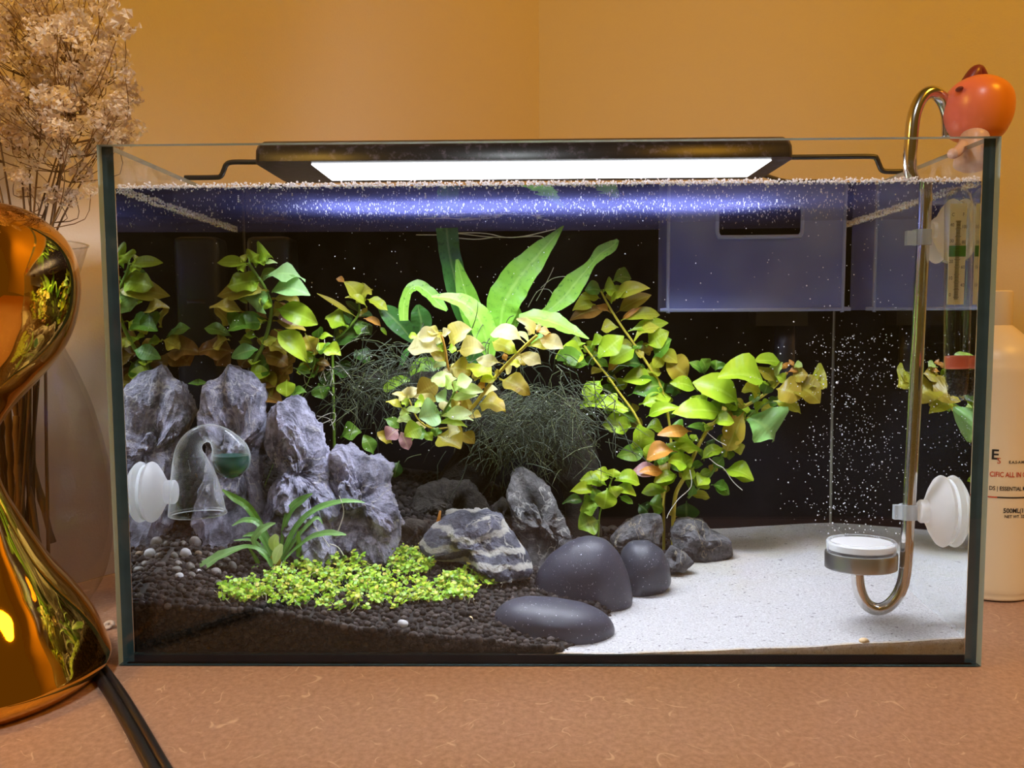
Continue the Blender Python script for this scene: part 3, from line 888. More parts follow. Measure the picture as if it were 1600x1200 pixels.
c = W(428, 440, .315)
zt, zb = W(428, 372, .315).z, W(428, 640, .315).z
rows = []
for z, s in ((zb, .9), (zb + .004, 1), (zt - .006, 1), (zt - .0015, .95), (zt, .8)):
    rows.append([Vector((c.x + .0215 * s * math.copysign(abs(math.cos(t)) ** .4, math.cos(t)), .315 + .022 * s * math.copysign(abs(math.sin(t)) ** .4, math.sin(t)), z)) for t in [2 * math.pi * k / 32 for k in range(32)]])
mb.grid(rows, close_u=True, caps=True)
mb.build('canister', M['filter'], flt)
mb = MB(); mb.lathe((c.x, .315, zb + (zt - zb) * .62), (0, 0, 1), [(0, .0235), (.004, .0235), (.004, .022), (0, .022)], 32)
mb.build('collar', M['smoke'], flt)

# ------------------------------------------------------------------ CO2 pipe and diffuser
YP = 0.05
pipe = thing('diffuser_pipe', 'bent stainless steel gas pipe with round diffuser cup over the sand', 'pipe', floor_pt(1370, 960, sand_z))
top = [A(px, py, y_) for px, py, y_ in ((1482, 215, .062), (1481, 180, .060), (1472, 155, .058), (1457, 144, .055), (1441, 152, .053), (1429, 178, .051), (1424, 215, .05), (1422, 265, .05))]
low = [W(px, py, YP) for px, py in ((1446, 300), (1440, 420), (1430, 620), (1420, 800), (1415, 885), (1407, 922), (1390, 945), (1370, 952), (1352, 942), (1342, 918), (1339, 886))]
mb = MB(); mb.tube(smooth_path(top + low, 6), 0.0046, 20)
mb.build('pipe_tube', M['steel'], pipe)
dc = W(1345, 888, YP)
mpp = MPP(YP)
Rd = 55 * mpp
mb = MB(); mb.lathe(dc, (0, 0, 1), [(-.0002, .004), (0, Rd * .94), (.0008, Rd), (24 * mpp, Rd), (26 * mpp, Rd * .985), (26 * mpp, Rd * .9)], 48)
dcup = mb.build('diffuser_cup', M['steel2'], pipe, auto=40)
mb = MB(); mb.lathe(dc, (0, 0, 1), [(26 * mpp, Rd * .93), (28 * mpp, Rd * .95), (42 * mpp, Rd * .97), (45 * mpp, Rd * .93), (44 * mpp, Rd * .86), (30 * mpp, Rd * .84)], 48)
mb.build('glass_ring', M['blown'], dcup)
mb = MB(); mb.lathe(dc, (0, 0, 1), [(31 * mpp, Rd * .93), (40 * mpp, Rd * .93), (41.5 * mpp, Rd * .88), (41.5 * mpp, 0.0001)], 48)
mb.build('ceramic_disc', M['ceramic'], dcup, auto=40)

def suction_cup(root, wall_x, sgn, Y, zc, R, stem_to, mat, stem_r):
    """cup pressed on the side glass at wall_x; sgn = direction into the tank"""
    mb = MB()
    mb.lathe((wall_x, Y, zc), (sgn, 0, 0), [(0.0008, R * .90), (0.0022, R * .97), (0.0040, R), (0.0058, R * .96), (0.0090, R * .78), (0.0120, R * .55), (0.0140, R * .42), (0.0146, stem_r), (stem_to, stem_r), (stem_to + .001, stem_r * .9), (stem_to + .001, .0001)], 40)
    return mb.build('suction_cup', mat, root, auto=45)
cz = W(1487, 800, .043).z
suction_cup(pipe, TXI - .0006, -1, .046, cz, 0.0262, 0.019, M['cupw'], .0085)
mb = MB()
cpt = W(1419, 800, YP)
mb.lathe(cpt + Vector((0, 0, -.0055)), (0, 0, 1), [(0, .0050), (0, .0066), (.011, .0066), (.011, .0050)], 24)
mb.box(cpt.x - .011, cpt.x - .0055, YP - .004, YP + .001, cpt.z - .005, cpt.z + .0055)
mb.build('clip', M['clip'], pipe, smooth=False)
mb = MB()
cpt2 = W(1441, 372, YP)
mb.lathe(cpt2 + Vector((0, 0, -.005)), (0, 0, 1), [(0, .0050), (0, .0066), (.011, .0066), (.011, .0050)], 24)
mb.box(cpt2.x - .012, cpt2.x - .0055, YP - .004, YP + .001, cpt2.z - .005, cpt2.z + .005)
mb.build('clip', M['clip'], pipe, smooth=False)
suction_cup(pipe, TXI - .0006, -1, .072, cpt2.z, 0.017, .016, M['cupw'], .007)

# ------------------------------------------------------------------ thermometer
YT = 0.022
th = thing('thermometer', 'glass stick thermometer with paper scale and red ring by the right glass', 'thermometer', W(1497, 625, YT))
tp = lambda py: W(1497 - (py - 450) * .008, py, YT)
m_ = MPP(YT)
mb = MB()
ys_ = [292, 296, 305, 320, 560, 575, 600, 618, 625, 627]
rs_ = [4, 12, 18, 20.5, 20.5, 20, 17, 13, 10, 2]
mb.tube([tp(y_) for y_ in ys_], [r * m_ for r in rs_], 28)
mb.build('glass_tube', M['tubeglass'], th)
mb = MB()
a, b = tp(318), tp(476)
wsc = 12.5 * m_
for k in range(1):
    mb.box(a.x - wsc, a.x + wsc, YT - .0005, YT + .0004, b.z, a.z)
sc_o = mb.build('scale', M['paper'], th, smooth=False)
mb = MB()
g0, g1 = tp(384), tp(401)
mb.box(a.x - wsc * 1.02, a.x + wsc * 1.02, YT - .0010, YT - .0006, g1.z, g0.z)
mb.build('comfort_band', M['greenband'], sc_o, smooth=False)
mb = MB()
for k in range(52):
    z = lerp(a.z - .012, b.z + .004, k / 51)
    l = .0026 if k % 5 else .0036
    mb.box(a.x - l * .5, a.x + l * .5, YT - .0012, YT - .0008, z - .00016, z + .00016)
mb.build('graduation', M['ink'], sc_o, smooth=False)
mb = MB()
mb.tube([tp(556), tp(560), tp(572), tp(576)], [18.4 * m_, 19 * m_, 19 * m_, 18.4 * m_], 24)
mb.build('red_ring', M['redwax'], th)
items = []
for k in range(420):
    t = R_.random(); rr = lerp(17.5, 11, t) * m_ * math.sqrt(R_.random()); an = R_.uniform(0, 6.28)
    p = tp(lerp(579, 617, t)); items.append((p.x + rr * math.cos(an), p.y + rr * math.sin(an), p.z, *(.0013,) * 3))
o = newobj('lead_shot', blobs('lead_shot', [(i[0] - th.location.x, i[1] - th.location.y, i[2] - th.location.z, *i[3:]) for i in items], None, 1), M['shot'], th)
o['kind'] = 'stuff'
suction_cup(th, TXI - .0006, -1, YT + .024, tp(355).z, 0.022, .016, M['cupw'], .006)
def text_mesh(txt, size, fn, mat, name, root, bold=False):
    cu = bpy.data.curves.new('txt', 'FONT')
    cu.body = txt; cu.size = size; cu.align_x = 'LEFT'; cu.resolution_u = 3
    if bold: cu.offset = size * .018
    o = bpy.data.objects.new('txt', cu); COL.objects.link(o)
    dg = bpy.context.evaluated_depsgraph_get(); dg.update()
    me = bpy.data.meshes.new_from_object(o.evaluated_get(dg))
    bpy.data.objects.remove(o, do_unlink=True)
    me.name = name
    rl = Vector(root.location) + (Vector(root.parent.location) if root.parent else Vector())
    for v in me.vertices: v.co = fn(v.co.x, v.co.y) - rl
    me.materials.clear()
    return newobj(name, me, mat, root)
for s_, dx, py in (('C', -.0048, 338), ('F', .0026, 338), ('40', -.0056, 354), ('30', -.0056, 379), ('20', -.0056, 411), ('10', -.0056, 437), ('0', -.0050, 463), ('100', .0022, 357), ('80', .0026, 381), ('60', .0026, 420), ('40', .0026, 448)):
    zc = tp(py).z
    text_mesh(s_, .0033, lambda x, y, dx=dx, zc=zc: Vector((a.x + dx + x * .8, YT - .0013, zc + y)), M['ink'], 'numeral', sc_o)

# ------------------------------------------------------------------ drop checker
YD = 0.043
dcx = thing('drop_checker', 'clear glass drop checker with green fluid on the left glass', 'drop checker', W(308, 805, YD))
md = MPP(YD)
path = [(308, 803, 45), (306, 775, 41), (302, 748, 36), (297, 722, 28), (296, 702, 21), (304, 686, 16), (320, 677, 14), (336, 679, 16), (349, 690, 22), (358, 706, 30), (361, 720, 30.5), (361, 735, 24), (361, 744, 12), (361, 748, 2)]
pp = smooth_path([W(x, y, YD) for x, y, r in path], 5)
rr = [max(.0005, r * md) for r in smooth_list([r for *_, r in path], 5)]
mb = MB(); mb.tube(pp, rr, 32, caps=False)
gbody = mb.build('glass_body', M['blown'], dcx)
rim0 = W(309, 802, YD)
mb = MB()
tdir = (pp[0] - pp[1]).normalized()
mb.lathe(rim0 - tdir * .0012, tdir, [(0, 43 * md), (.0008, 45.5 * md), (.002, 45.5 * md), (.0026, 43.5 * md), (.0015, 41 * md)], 36)
mb.build('rolled_rim', M['blown'], dcx)
bc = W(361, 711, YD)
mb = MB()
rb = 28.5 * md
mb.lathe(bc + Vector((0, 0, -.0002)), (0, 0, -1), [(.0, .0001), (0, rb * .97), (rb * .3, rb * 1.0), (rb * .6, rb * .96), (rb * .9, rb * .78), (rb * 1.15, rb * .5), (rb * 1.3, .0001)], 32)
mb.build('indicator_fluid', M['greenfluid'], gbody, auto=40)
czl = W(218, 770, .04).z
suction_cup(dcx, -TXI + .0006, 1, YD, czl, 0.0225, 0.0205, M['cup'], .0088)

# ------------------------------------------------------------------ plants
def leaf_rows(p0, p1, w_app, n=None, nv=10, nu=5, arch=0.12, fold=0.18, stalk=0.12, wavy=0.0, tipp=0.75):
    a = p1 - p0
    L = max(a.length, 1e-4)
    a = a / L
    n = n if n is not None else Vector((R_.uniform(-.35, .35), R_.uniform(-1.0, -.5), R_.uniform(.35, .95)))
    n = n - a * n.dot(a)
    if n.length < .05: n = Vector((0, -1, .3)) - a * Vector((0, -1, .3)).dot(a)
    n.normalize()
    s = a.cross(n).normalized()
    view = ((p0 + p1) / 2 - CP); view.y *= 1.0; view.normalize()
    sp = s - view * s.dot(view)
    w = w_app / max(.45, sp.length)
    rows, uvs = [], []
    tw = R_.uniform(-.8, .8)
    ph = R_.uniform(0, 6)
    for i in range(nv):
        t = i / (nv - 1)
        tt = max(0, (t - stalk) / (1 - stalk))
        wd = w * .5 * (math.sin(math.pi * min(1, tt ** tipp)) ** .8 if tt > 0 else 0)
        wd = max(wd, w * .02 + .0002)
        c = p0 + a * (L * t) + n * (L * arch * 4 * t * (1 - t))
        an = tw * (t - .5)
        s2 = s * math.cos(an) + n * math.sin(an)
        n2 = n * math.cos(an) - s * math.sin(an)
        row = []
        for j in range(nu):
            u = -1 + 2 * j / (nu - 1)
            row.append(c + s2 * (u * wd) + n2 * (fold * abs(u) * wd + wavy * w * math.sin(t * 11 + ph + u * 2) * abs(u)))
            uvs.append(((u + 1) / 2, t))
        rows.append(row)
    return rows, uvs
def add_leaf(root, p0, p1, w_app, mat, **kw):
    rows, uvs = leaf_rows(p0, p1, w_app, **kw)
    mb = MB(); mb.grid(rows, uvs=uvs)
    return mb.build('leaf', LM[mat], root)
def crop(ox, oy, s):
    return lambda x, y: (ox + x * s, oy + y * s)
def stem_plant(label, name, Y, stems, leaves, group=None, cat='plant', fill=(0, 'd')):
    """stems: (crop, [(x,y)..], width_px, mat, dY top, to ground); leaves: (crop, 'bx by tx ty w mat[ dY]; ...')"""
    c, pts, *_ = stems[0]
    bx_, by_ = c(*pts[-1])
    pb = W(bx_, by_, Y)
    gz = soil_z(pb.x, Y)
    root = thing(name, label, cat, (pb.x, Y, gz))
    for c, pts, wpx, mat, dy, gnd in stems:
        P = []
        for i, (x, y) in enumerate(pts):
            px, py = c(x, y)
            P.append(W(px, py, Y + dy * (1 - i / max(1, len(pts) - 1))))
        if gnd == 'wood':
            P += [W(700, 668, .22), W(740, 660, .25)]
        elif gnd:
            e = P[-1]
            P += [Vector((lerp(e.x, pb.x, .5), Y, lerp(e.z, gz, .5))), Vector((pb.x, Y, gz - .004))]
        r = wpx * .5 * MPP(Y) * (c(1, 0)[0] - c(0, 0)[0])
        mb = MB(); q = smooth_path(P, 4)
        mb.tube(q, [r * lerp(.75, 1.05, i / len(q)) for i in range(len(q))], 7)
        mb.build('stem', M[mat], root)
    for c, txt in leaves:
        sc = c(1, 0)[0] - c(0, 0)[0]
        for item in txt.split(';'):
            f = item.split()
            if not f: continue
            x0_, y0_, x1_, y1_, w_ = map(float, f[:5])
            dY = float(f[6]) if len(f) > 6 else 0.0
            b_, t_ = c(x0_, y0_), c(x1_, y1_)
            Lp = math.hypot(b_[0] - t_[0], b_[1] - t_[1])
            yb = Y + dY + R_.uniform(-.004, .004)
            yt = yb + R_.uniform(-.45, .25) * Lp * MPP(Y)
            yt = min(max(yt, T_F + .01), TYB - .012); yb = min(yb, TYB - .012)
            add_leaf(root, W(*b_, yb), W(*t_, yt), w_ * sc * MPP(Y) * 1.5, f[5], arch=R_.uniform(.03, .22), fold=R_.uniform(.1, .5), wavy=R_.uniform(.03, .12), stalk=R_.uniform(.06, .2), tipp=R_.uniform(.68, .95))
    for _ in range(fill[0]):          # the smaller inner leaves that close the bush
        c, pts, *_r = R_.choice(stems)
        i = R_.randrange(len(pts) - 1)
        t = R_.random()
        bx1, by1 = c(lerp(pts[i][0], pts[i + 1][0], t), lerp(pts[i][1], pts[i + 1][1], t))
        an = R_.uniform(0, 6.28); Lp = R_.uniform(20, 38)
        yb = Y + R_.uniform(0.002, .022)
        yb = min(yb, TYB - .02)
        add_leaf(root, W(bx1, by1, yb), W(bx1 + math.cos(an) * Lp, by1 + math.sin(an) * Lp * .55 - 3, min(TYB - .012, yb + R_.uniform(-.012, .010))), R_.uniform(13, 22) * MPP(Y), R_.choice(fill[1]), arch=R_.uniform(.03, .16), fold=R_.uniform(.1, .35), wavy=R_.uniform(.02, .07))
    return root
C2 = crop(150, 350, .1875); C3 = crop(400, 400, .1875); C4 = crop(600, 480, .1875); C5 = crop(850, 420, .1875)
C6 = crop(1000, 540, .1875); C7 = crop(850, 640, .25); CR = crop(180, 560, .1875); CQ = crop(380, 600, .1875); PX = crop(0, 0, 1)
stem_plant(fill=(30, 'gdobb'), Y=0.185, name='stem_plant', label='tall leafy green stem plant behind the tallest grey rock', stems=[(C2, [(1270, 320), (1320, 400), (1400, 520), (1460, 680), (1440, 850), (1380, 1040), (1300, 1230)], 34, 'stemg', -.02, True),
     (C3, [(520, 680), (515, 770), (490, 830), (470, 960)], 5, 'stemg', 0, True),
     (C3, [(320, 930), (430, 1010), (480, 1000), (520, 940)][::-1], 5, 'stemg', 0, False)],
 leaves=[(C2, '1270 330 1010 322 70 g -.02;1260 340 1180 385 55 g -.02;1280 320 1360 255 90 g -.02;1320 345 1470 275 105 g -.02;1380 330 1512 325 26 w -.02;1250 320 1200 270 60 y -.02;'
          '1390 470 1095 520 115 g -.015;1440 560 1010 600 110 o -.015;1440 560 1340 725 160 c -.015;1440 630 1385 710 75 g -.015;1150 590 1260 660 60 g -.01;'
          '1240 740 945 700 70 o -.01;1130 860 990 690 100 o -.01;1420 800 1250 905 60 y -.01;1400 830 1100 890 105 d;1400 820 1180 760 65 d;1130 940 900 870 70 d;1240 730 1120 860 110 d -.01;'
          '1350 1045 1130 1115 85 h -.01;1110 960 985 1040 85 o -.01;1420 1000 1585 1085 95 o;1400 1090 1600 1180 120 b;1160 1080 850 1070 130 b .005;1150 1050 1000 1180 140 b .01;1300 1000 1190 980 60 g;1440 680 1560 740 60 u;1470 770 1600 700 70 o;1350 950 1240 930 40 g -.01;1360 1060 1330 1200 90 d .01;1300 1100 1200 1200 100 b .012;1240 800 1320 890 60 g'),
     (C3, '60 190 412 205 85 c -.015;130 300 452 330 120 c -.01;130 360 365 400 75 o;150 440 515 570 125 g -.01;130 450 300 570 70 u;140 540 415 620 75 o;150 610 425 880 125 g -.01;'
          '410 640 480 800 95 o;140 760 20 690 60 g;260 1030 255 1175 105 g -.01;130 870 -10 1015 110 d;300 850 55 800 120 b .005;250 930 150 1110 150 b .005;520 690 640 670 38 g;575 760 705 830 95 g;300 700 100 750 130 b .01;350 760 250 900 110 b .01;180 690 60 740 60 y;60 950 130 1180 120 o .01;310 900 210 1000 90 b .008;520 1060 560 1190 110 d .01;380 780 320 700 70 y'),
     (CR, '1080 150 1290 130 90 g;1160 190 1410 225 130 b .005;1140 330 1390 365 130 b .005;1440 320 1595 285 65 d;1240 190 1180 300 110 b .01;1030 180 1080 110 40 g;560 240 780 210 40 d;570 370 700 375 60 d .01'),
     ])
stem_plant(fill=(8, 'dok'), Y=0.235, name='stem_plant', label='short amber-tipped stem plant left of the big fern leaves', stems=[(C3, [(860, 400), (860, 470), (820, 540), (720, 650), (650, 720), (640, 900)], 24, 'stemg', 0, True)],
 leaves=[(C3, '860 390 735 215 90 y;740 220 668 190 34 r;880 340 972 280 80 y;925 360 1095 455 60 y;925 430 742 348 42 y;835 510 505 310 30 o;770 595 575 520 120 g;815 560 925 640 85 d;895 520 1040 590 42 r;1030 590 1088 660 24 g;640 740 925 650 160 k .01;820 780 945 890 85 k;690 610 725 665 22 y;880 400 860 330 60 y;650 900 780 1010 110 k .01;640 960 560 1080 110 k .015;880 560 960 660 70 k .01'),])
# java fern: broad straps
def strap_plant(name, label, Y, base, straps, cat='plant', gz=None):
    root = thing(name, label, cat, W(base[0], base[1], Y) if gz is None else gz)
    for c, pts, mat, dY, nrm in straps:
        sc = c(1, 0)[0] - c(0, 0)[0]
        P = [W(*c(x, y), Y + d) for (x, y, w_, d) in [(p + (0,))[:4] if len(p) == 3 else p for p in pts]]
        P = [p + Vector((0, dY, 0)) for p in P]
        ws = [p[2] * sc * MPP(Y) * .5 for p in pts]
        Q = smooth_path(P, 5); wq = smooth_list(ws, 5)
        rows, uvs = [], []
        ph = R_.uniform(0, 6)
        n_ = len(Q)
        for i, q in enumerate(Q):
            t = (Q[min(i + 1, n_ - 1)] - Q[max(0, i - 1)]).normalized()
            n = Vector(nrm); n = (n - t * n.dot(t)).normalized()
            s = t.cross(n)
            view = (q - CP).normalized()
            k = 1 / max(.5, (s - view * s.dot(view)).length)
            wv = wq[i] * k
            row = []
            for j in range(7):
                u = -1 + j / 3
                row.append(q + s * (u * max(wv, .0002)) + n * (abs(u) * wv * .22 + wv * .10 * math.sin(i * 1.1 + ph) * abs(u) ** 2 + wv * .05 * math.cos(i * 2.3 + u * 3)))
                uvs.append(((u + 1) / 2, i / (n_ - 1)))
            rows.append(row)
        mb = MB(); mb.grid(rows, uvs=uvs)
        mb.build('leaf', LM[mat], root)
    return root
CF = crop(640, 330, .225)
FN = (.1, -1, .35)
fern = strap_plant('broad_leaf_fern', 'large fern with long broad light green leaves reaching the surface', 0.215, (775, 560), [
    (CF, [(430, 900, 60), (380, 740, 130), (330, 560, 165), (280, 360, 150), (255, 220, 150), (245, 102, 155)], 'F', .02, (.3, -1, .1)),
    (CF, [(450, 860, 60), (430, 720, 150), (390, 580, 140), (350, 440, 80), (325, 330, 20)], 'f', .008, FN),
    (CF, [(600, 900, 50), (630, 790, 150), (655, 650, 225), (735, 500, 225), (870, 330, 165), (985, 200, 80), (1070, 102, 8)], 'f', 0, (-.25, -1, .25)),
    (CF, [(880, 720, 20), (960, 690, 60), (1070, 600, 150), (1160, 490, 145), (1265, 365, 62), (1330, 290, 90), (1415, 235, 78), (1455, 190, 20)], 'f', .012, (-.25, -1, .3)),
    (CF, [(760, 740, 40), (880, 745, 95), (1010, 780, 105), (1130, 835, 60), (1235, 885, 8)], 'f', -.02, (.2, -.7, .8)),
    (CF, [(570, 1030, 40), (540, 900, 150), (500, 770, 160), (420, 665, 120), (300, 610, 70), (170, 600, 14)], 'f', -.025, (.1, -.8, .6)),
    (CF, [(260, 690, 20), (200, 640, 75), (130, 565, 85), (50, 520, 75), (-10, 560, 60), (-40, 660, 70), (-40, 760, 60)], 'f', .0, (.1, -.8, .6)),
    (CF, [(720, 820, 30), (745, 720, 65), (730, 640, 20)], 'f', .01, FN),
    (C3, [(1290, 720, 40), (1200, 600, 160), (1080, 480, 150), (990, 410, 20)], 'F', .02, FN),
    (C3, [(1330, 680, 60), (1350, 560, 180), (1330, 460, 140), (1320, 400, 30)], 'F', .03, FN),
    (C4, [(700, 500, 40), (760, 380, 150), (800, 250, 170), (790, 100, 150)], 'F', -.005, FN),
    (C4, [(140, 480, 30), (180, 390, 50), (220, 330, 20)], 'F', 0, FN),
    (C4, [(240, 600, 20), (150, 600, 80), (60, 660, 80), (40, 700, 20)], 'm', -.02, FN),
    (C4, [(510, 470, 20), (420, 480, 110), (310, 480, 110), (220, 560, 30)], 'm', -.01, FN),
    (C4, [(1440, 440, 20), (1520, 400, 140), (1620, 440, 120)], 'd', 0, FN),
])
stem_plant(fill=(18, 'owdp'), Y=0.145, name='stem_plant', label='pale peach-tipped stem plant in front of the broad fern', stems=[(C4, [(480, 230), (510, 350), (530, 480), (560, 600), (600, 700), (640, 850)], 26, 'stemr', 0, 'wood'),
     (C4, [(1275, 235), (1180, 320), (1030, 470), (930, 580), (840, 700), (750, 820), (640, 920)], 34, 'stemy', -.02, False),
     (C4, [(210, 770), (280, 930), (400, 1010), (560, 1000)], 16, 'stemy', -.015, False),
     (C4, [(600, 690), (540, 800), (480, 900), (400, 1010)], 22, 'stemg', -.02, False)],
 leaves=[(C4, '470 235 285 255 95 p;470 225 350 185 55 p;485 235 555 200 50 p;470 360 195 350 140 p;470 250 420 310 50 p;540 305 735 185 130 p;610 370 838 345 115 p;530 470 380 360 85 o;540 500 725 560 120 o;500 355 425 340 42 g;525 355 605 355 60 g;205 245 282 245 40 g;545 600 560 500 90 p;'
          '1262 232 1105 95 60 p -.02;1250 225 1175 165 60 p -.02;1270 205 1390 215 45 r -.02;1290 195 1265 150 45 p -.02;1175 300 888 225 95 p -.02;1105 385 900 290 100 y -.018;1200 325 1410 345 55 y -.02;1280 265 1495 345 90 p -.02;1120 390 1308 475 85 p -.018;1000 470 770 440 70 p -.015;925 590 685 500 95 y -.01;1035 475 1138 485 45 y -.01;1020 450 1000 385 34 r -.01;940 600 800 615 60 y -.01;960 600 1215 730 110 o -.01;850 685 775 660 60 r -.01;790 810 1012 870 110 o -.005;935 570 945 515 34 o -.01;760 830 600 820 85 o 0;800 600 740 540 90 o;'
          '580 690 395 590 100 w -.03;600 650 735 605 85 w -.03;590 690 830 705 65 w -.03;550 765 785 738 55 w -.03;530 790 430 735 80 c -.03;470 790 245 742 55 p -.03;480 905 735 885 75 w -.035;490 905 745 945 50 w -.03;480 880 290 925 160 c -.035;460 965 695 1000 42 g -.03;330 1000 170 1075 105 g -.035;245 950 105 950 55 w -.03;225 890 128 890 48 w -.03;200 760 280 672 60 p -.03;180 745 65 722 30 p -.03;195 755 130 715 90 p -.03;170 860 15 790 42 y -.03;320 870 180 855 42 w -.03;250 800 345 815 80 g -.03;200 820 130 780 60 g -.03;410 870 440 820 60 w -.03;340 1040 402 1112 55 g -.03;580 700 660 640 60 w -.03;'
          '430 1060 640 1180 170 o -.01;530 1080 635 1030 95 p -.02;640 1035 755 1135 80 o;120 1020 20 1105 95 u -.01;140 1040 205 1190 80 u -.012;0 930 125 1010 65 d;560 950 610 1010 60 o;600 820 705 860 80 o;460 640 265 735 130 o .01;520 680 600 590 70 w -.03;380 1060 230 1110 70 d -.02;560 850 640 800 70 o -.02;450 1000 430 1080 60 d -.02'),
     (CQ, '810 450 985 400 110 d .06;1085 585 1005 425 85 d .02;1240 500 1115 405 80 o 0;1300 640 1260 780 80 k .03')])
stem_plant(fill=(34, 'gdyo'), Y=0.262, name='stem_plant', label='tall yellow-stemmed plant leaning left beside the blue box', stems=[(C5, [(470, 175), (540, 310), (640, 470), (740, 610), (800, 700), (900, 850), (960, 950), (1020, 1150), (1060, 1500), (1000, 1900)], 24, 'stemy', 0, True),
     (C5, [(335, 640), (400, 730), (520, 880), (640, 1050), (750, 1200), (850, 1400), (950, 1650)], 22, 'stemy', -.015, False)],
 leaves=[(C5, '480 185 340 180 85 d;490 190 608 175 95 g;560 120 728 85 85 d .005;590 240 885 165 85 y;560 290 740 170 60 y;600 370 895 220 90 o .006;470 250 290 240 55 y;430 300 238 350 75 y;560 370 410 320 40 r;560 360 215 430 90 b .005;640 430 965 385 80 y;640 440 820 320 30 r;700 520 1035 450 75 g;620 490 478 510 75 y;750 600 970 490 65 y;850 650 1035 520 120 g;450 740 665 560 120 g -.01;390 660 522 585 55 g;780 660 545 785 110 g;910 740 1065 590 130 d;900 840 1005 700 70 y;950 690 1112 785 80 y;1000 760 1195 900 150 o;650 790 535 855 55 r;840 820 600 840 85 k;840 850 975 865 90 y;935 945 655 930 105 g;770 690 830 740 40 o;'
          '350 620 265 640 24 g -.015;340 670 185 655 90 g -.015;345 720 95 745 120 g -.015;370 800 160 785 85 d -.012;490 920 365 1145 110 g -.012;610 1190 470 1075 110 g -.012;700 1060 1010 970 125 d;830 1130 1055 1070 115 g -.01;550 1180 705 1190 55 g -.01;1280 1020 1050 950 85 g;1340 880 1205 780 55 d;1345 870 1310 750 75 d;1425 850 1435 760 85 d;520 880 640 830 60 k .005;1010 960 1140 1040 120 k .006;960 960 1040 1080 110 k .006;380 740 440 690 50 g'),
     (C7, '545 100 360 100 95 g -.01;590 90 585 255 100 g -.012;640 260 455 290 75 d -.005;690 190 650 330 65 g -.01;640 120 745 130 60 g;200 0 530 0 60 g -.01;410 20 360 -40 60 d')])
stem_plant(fill=(40, 'ggdyo'), Y=0.245, name='stem_plant', label='bushy bright green plant spreading right over the sand', stems=[(C6, [(1225, 225), (1110, 350), (970, 450), (840, 520), (710, 580), (590, 670), (500, 810), (430, 960), (380, 1080), (300, 1230), (280, 1400)], 36, 'stemy', .012, True),
     (C6, [(1190, 400), (1030, 500), (900, 600), (760, 790), (680, 920), (580, 1090), (400, 1270)], 22, 'stemg', .015, False)],
 leaves=[(C6, '1190 140 955 130 85 g;1190 140 1100 250 65 w;1240 160 1285 140 40 r;1220 190 1190 150 50 r;1280 165 1355 180 42 w;1230 225 1335 205 36 r;1260 270 1400 240 95 o;1390 310 1560 340 140 y .01;1130 360 1340 440 160 o;1240 330 1500 480 140 o .005;1110 460 1340 570 75 y;1070 330 650 260 175 g -.01;1130 310 945 190 62 o;990 420 850 370 90 y;840 495 440 305 155 g -.01;720 555 800 460 75 g;690 575 260 570 125 g -.01;690 565 555 490 125 d;560 540 420 430 95 g -.01;600 655 785 640 85 g -.01;650 610 475 610 62 g;770 580 795 635 42 r;910 600 1110 800 235 c -.015;870 550 755 850 130 o -.01;800 700 720 880 110 o -.01;780 800 840 910 62 y;745 750 695 685 32 g;430 715 145 745 75 r -.01;440 800 165 730 75 g;440 800 470 745 60 g;310 890 55 950 105 r -.015;510 880 315 860 65 g;500 865 175 840 62 g;510 950 685 855 75 g -.005;400 1015 235 955 105 g -.01;210 1060 -5 1050 62 r -.01;310 1070 115 1140 75 g -.01;690 1030 945 1122 85 g;580 1100 478 1165 92 g;590 1160 730 1205 62 d;-10 490 255 470 95 g;50 600 335 520 75 g;540 450 510 400 90 g;900 640 940 600 40 y;540 800 600 860 70 k;350 1000 440 940 90 g;230 930 120 1000 80 d .01;1120 250 1210 300 60 g;1280 300 1340 400 100 o .005;1420 260 1500 300 80 y .008'),
     (C7, '750 395 548 385 65 u -.01;830 415 690 460 65 g -.005;770 510 610 520 55 g;1010 420 955 485 85 g;1125 380 1310 442 75 g;1045 470 1158 532 55 d;640 590 745 625 85 d .005;890 570 890 690 110 k .01;590 590 650 645 70 k .01;700 330 780 300 80 d;880 290 800 370 100 d;760 120 850 180 80 d;940 360 870 440 60 g;1060 360 1120 300 60 d')])
stem_plant('small bright green rosette in front of the driftwood foot', 'stem_plant', 0.205,
    [(C7, [(425, 430), (395, 520), (350, 640), (340, 760)], 14, 'stemg', 0, True)],
    [(C7, '430 430 438 370 65 g;420 430 305 395 60 g;440 445 598 465 70 g;390 475 225 440 65 g;410 470 445 560 80 g -.01;395 490 370 622 95 g -.012;340 520 160 515 55 g;440 480 575 540 52 g;350 600 230 645 88 m -.01;470 540 555 590 32 d;250 570 115 590 42 k;300 480 330 575 55 d;345 690 215 740 115 m -.01;330 620 300 540 70 d;440 420 560 470 40 g .005')])
CH = crop(170, 770, .25)
hp = floor_pt(430, 882)
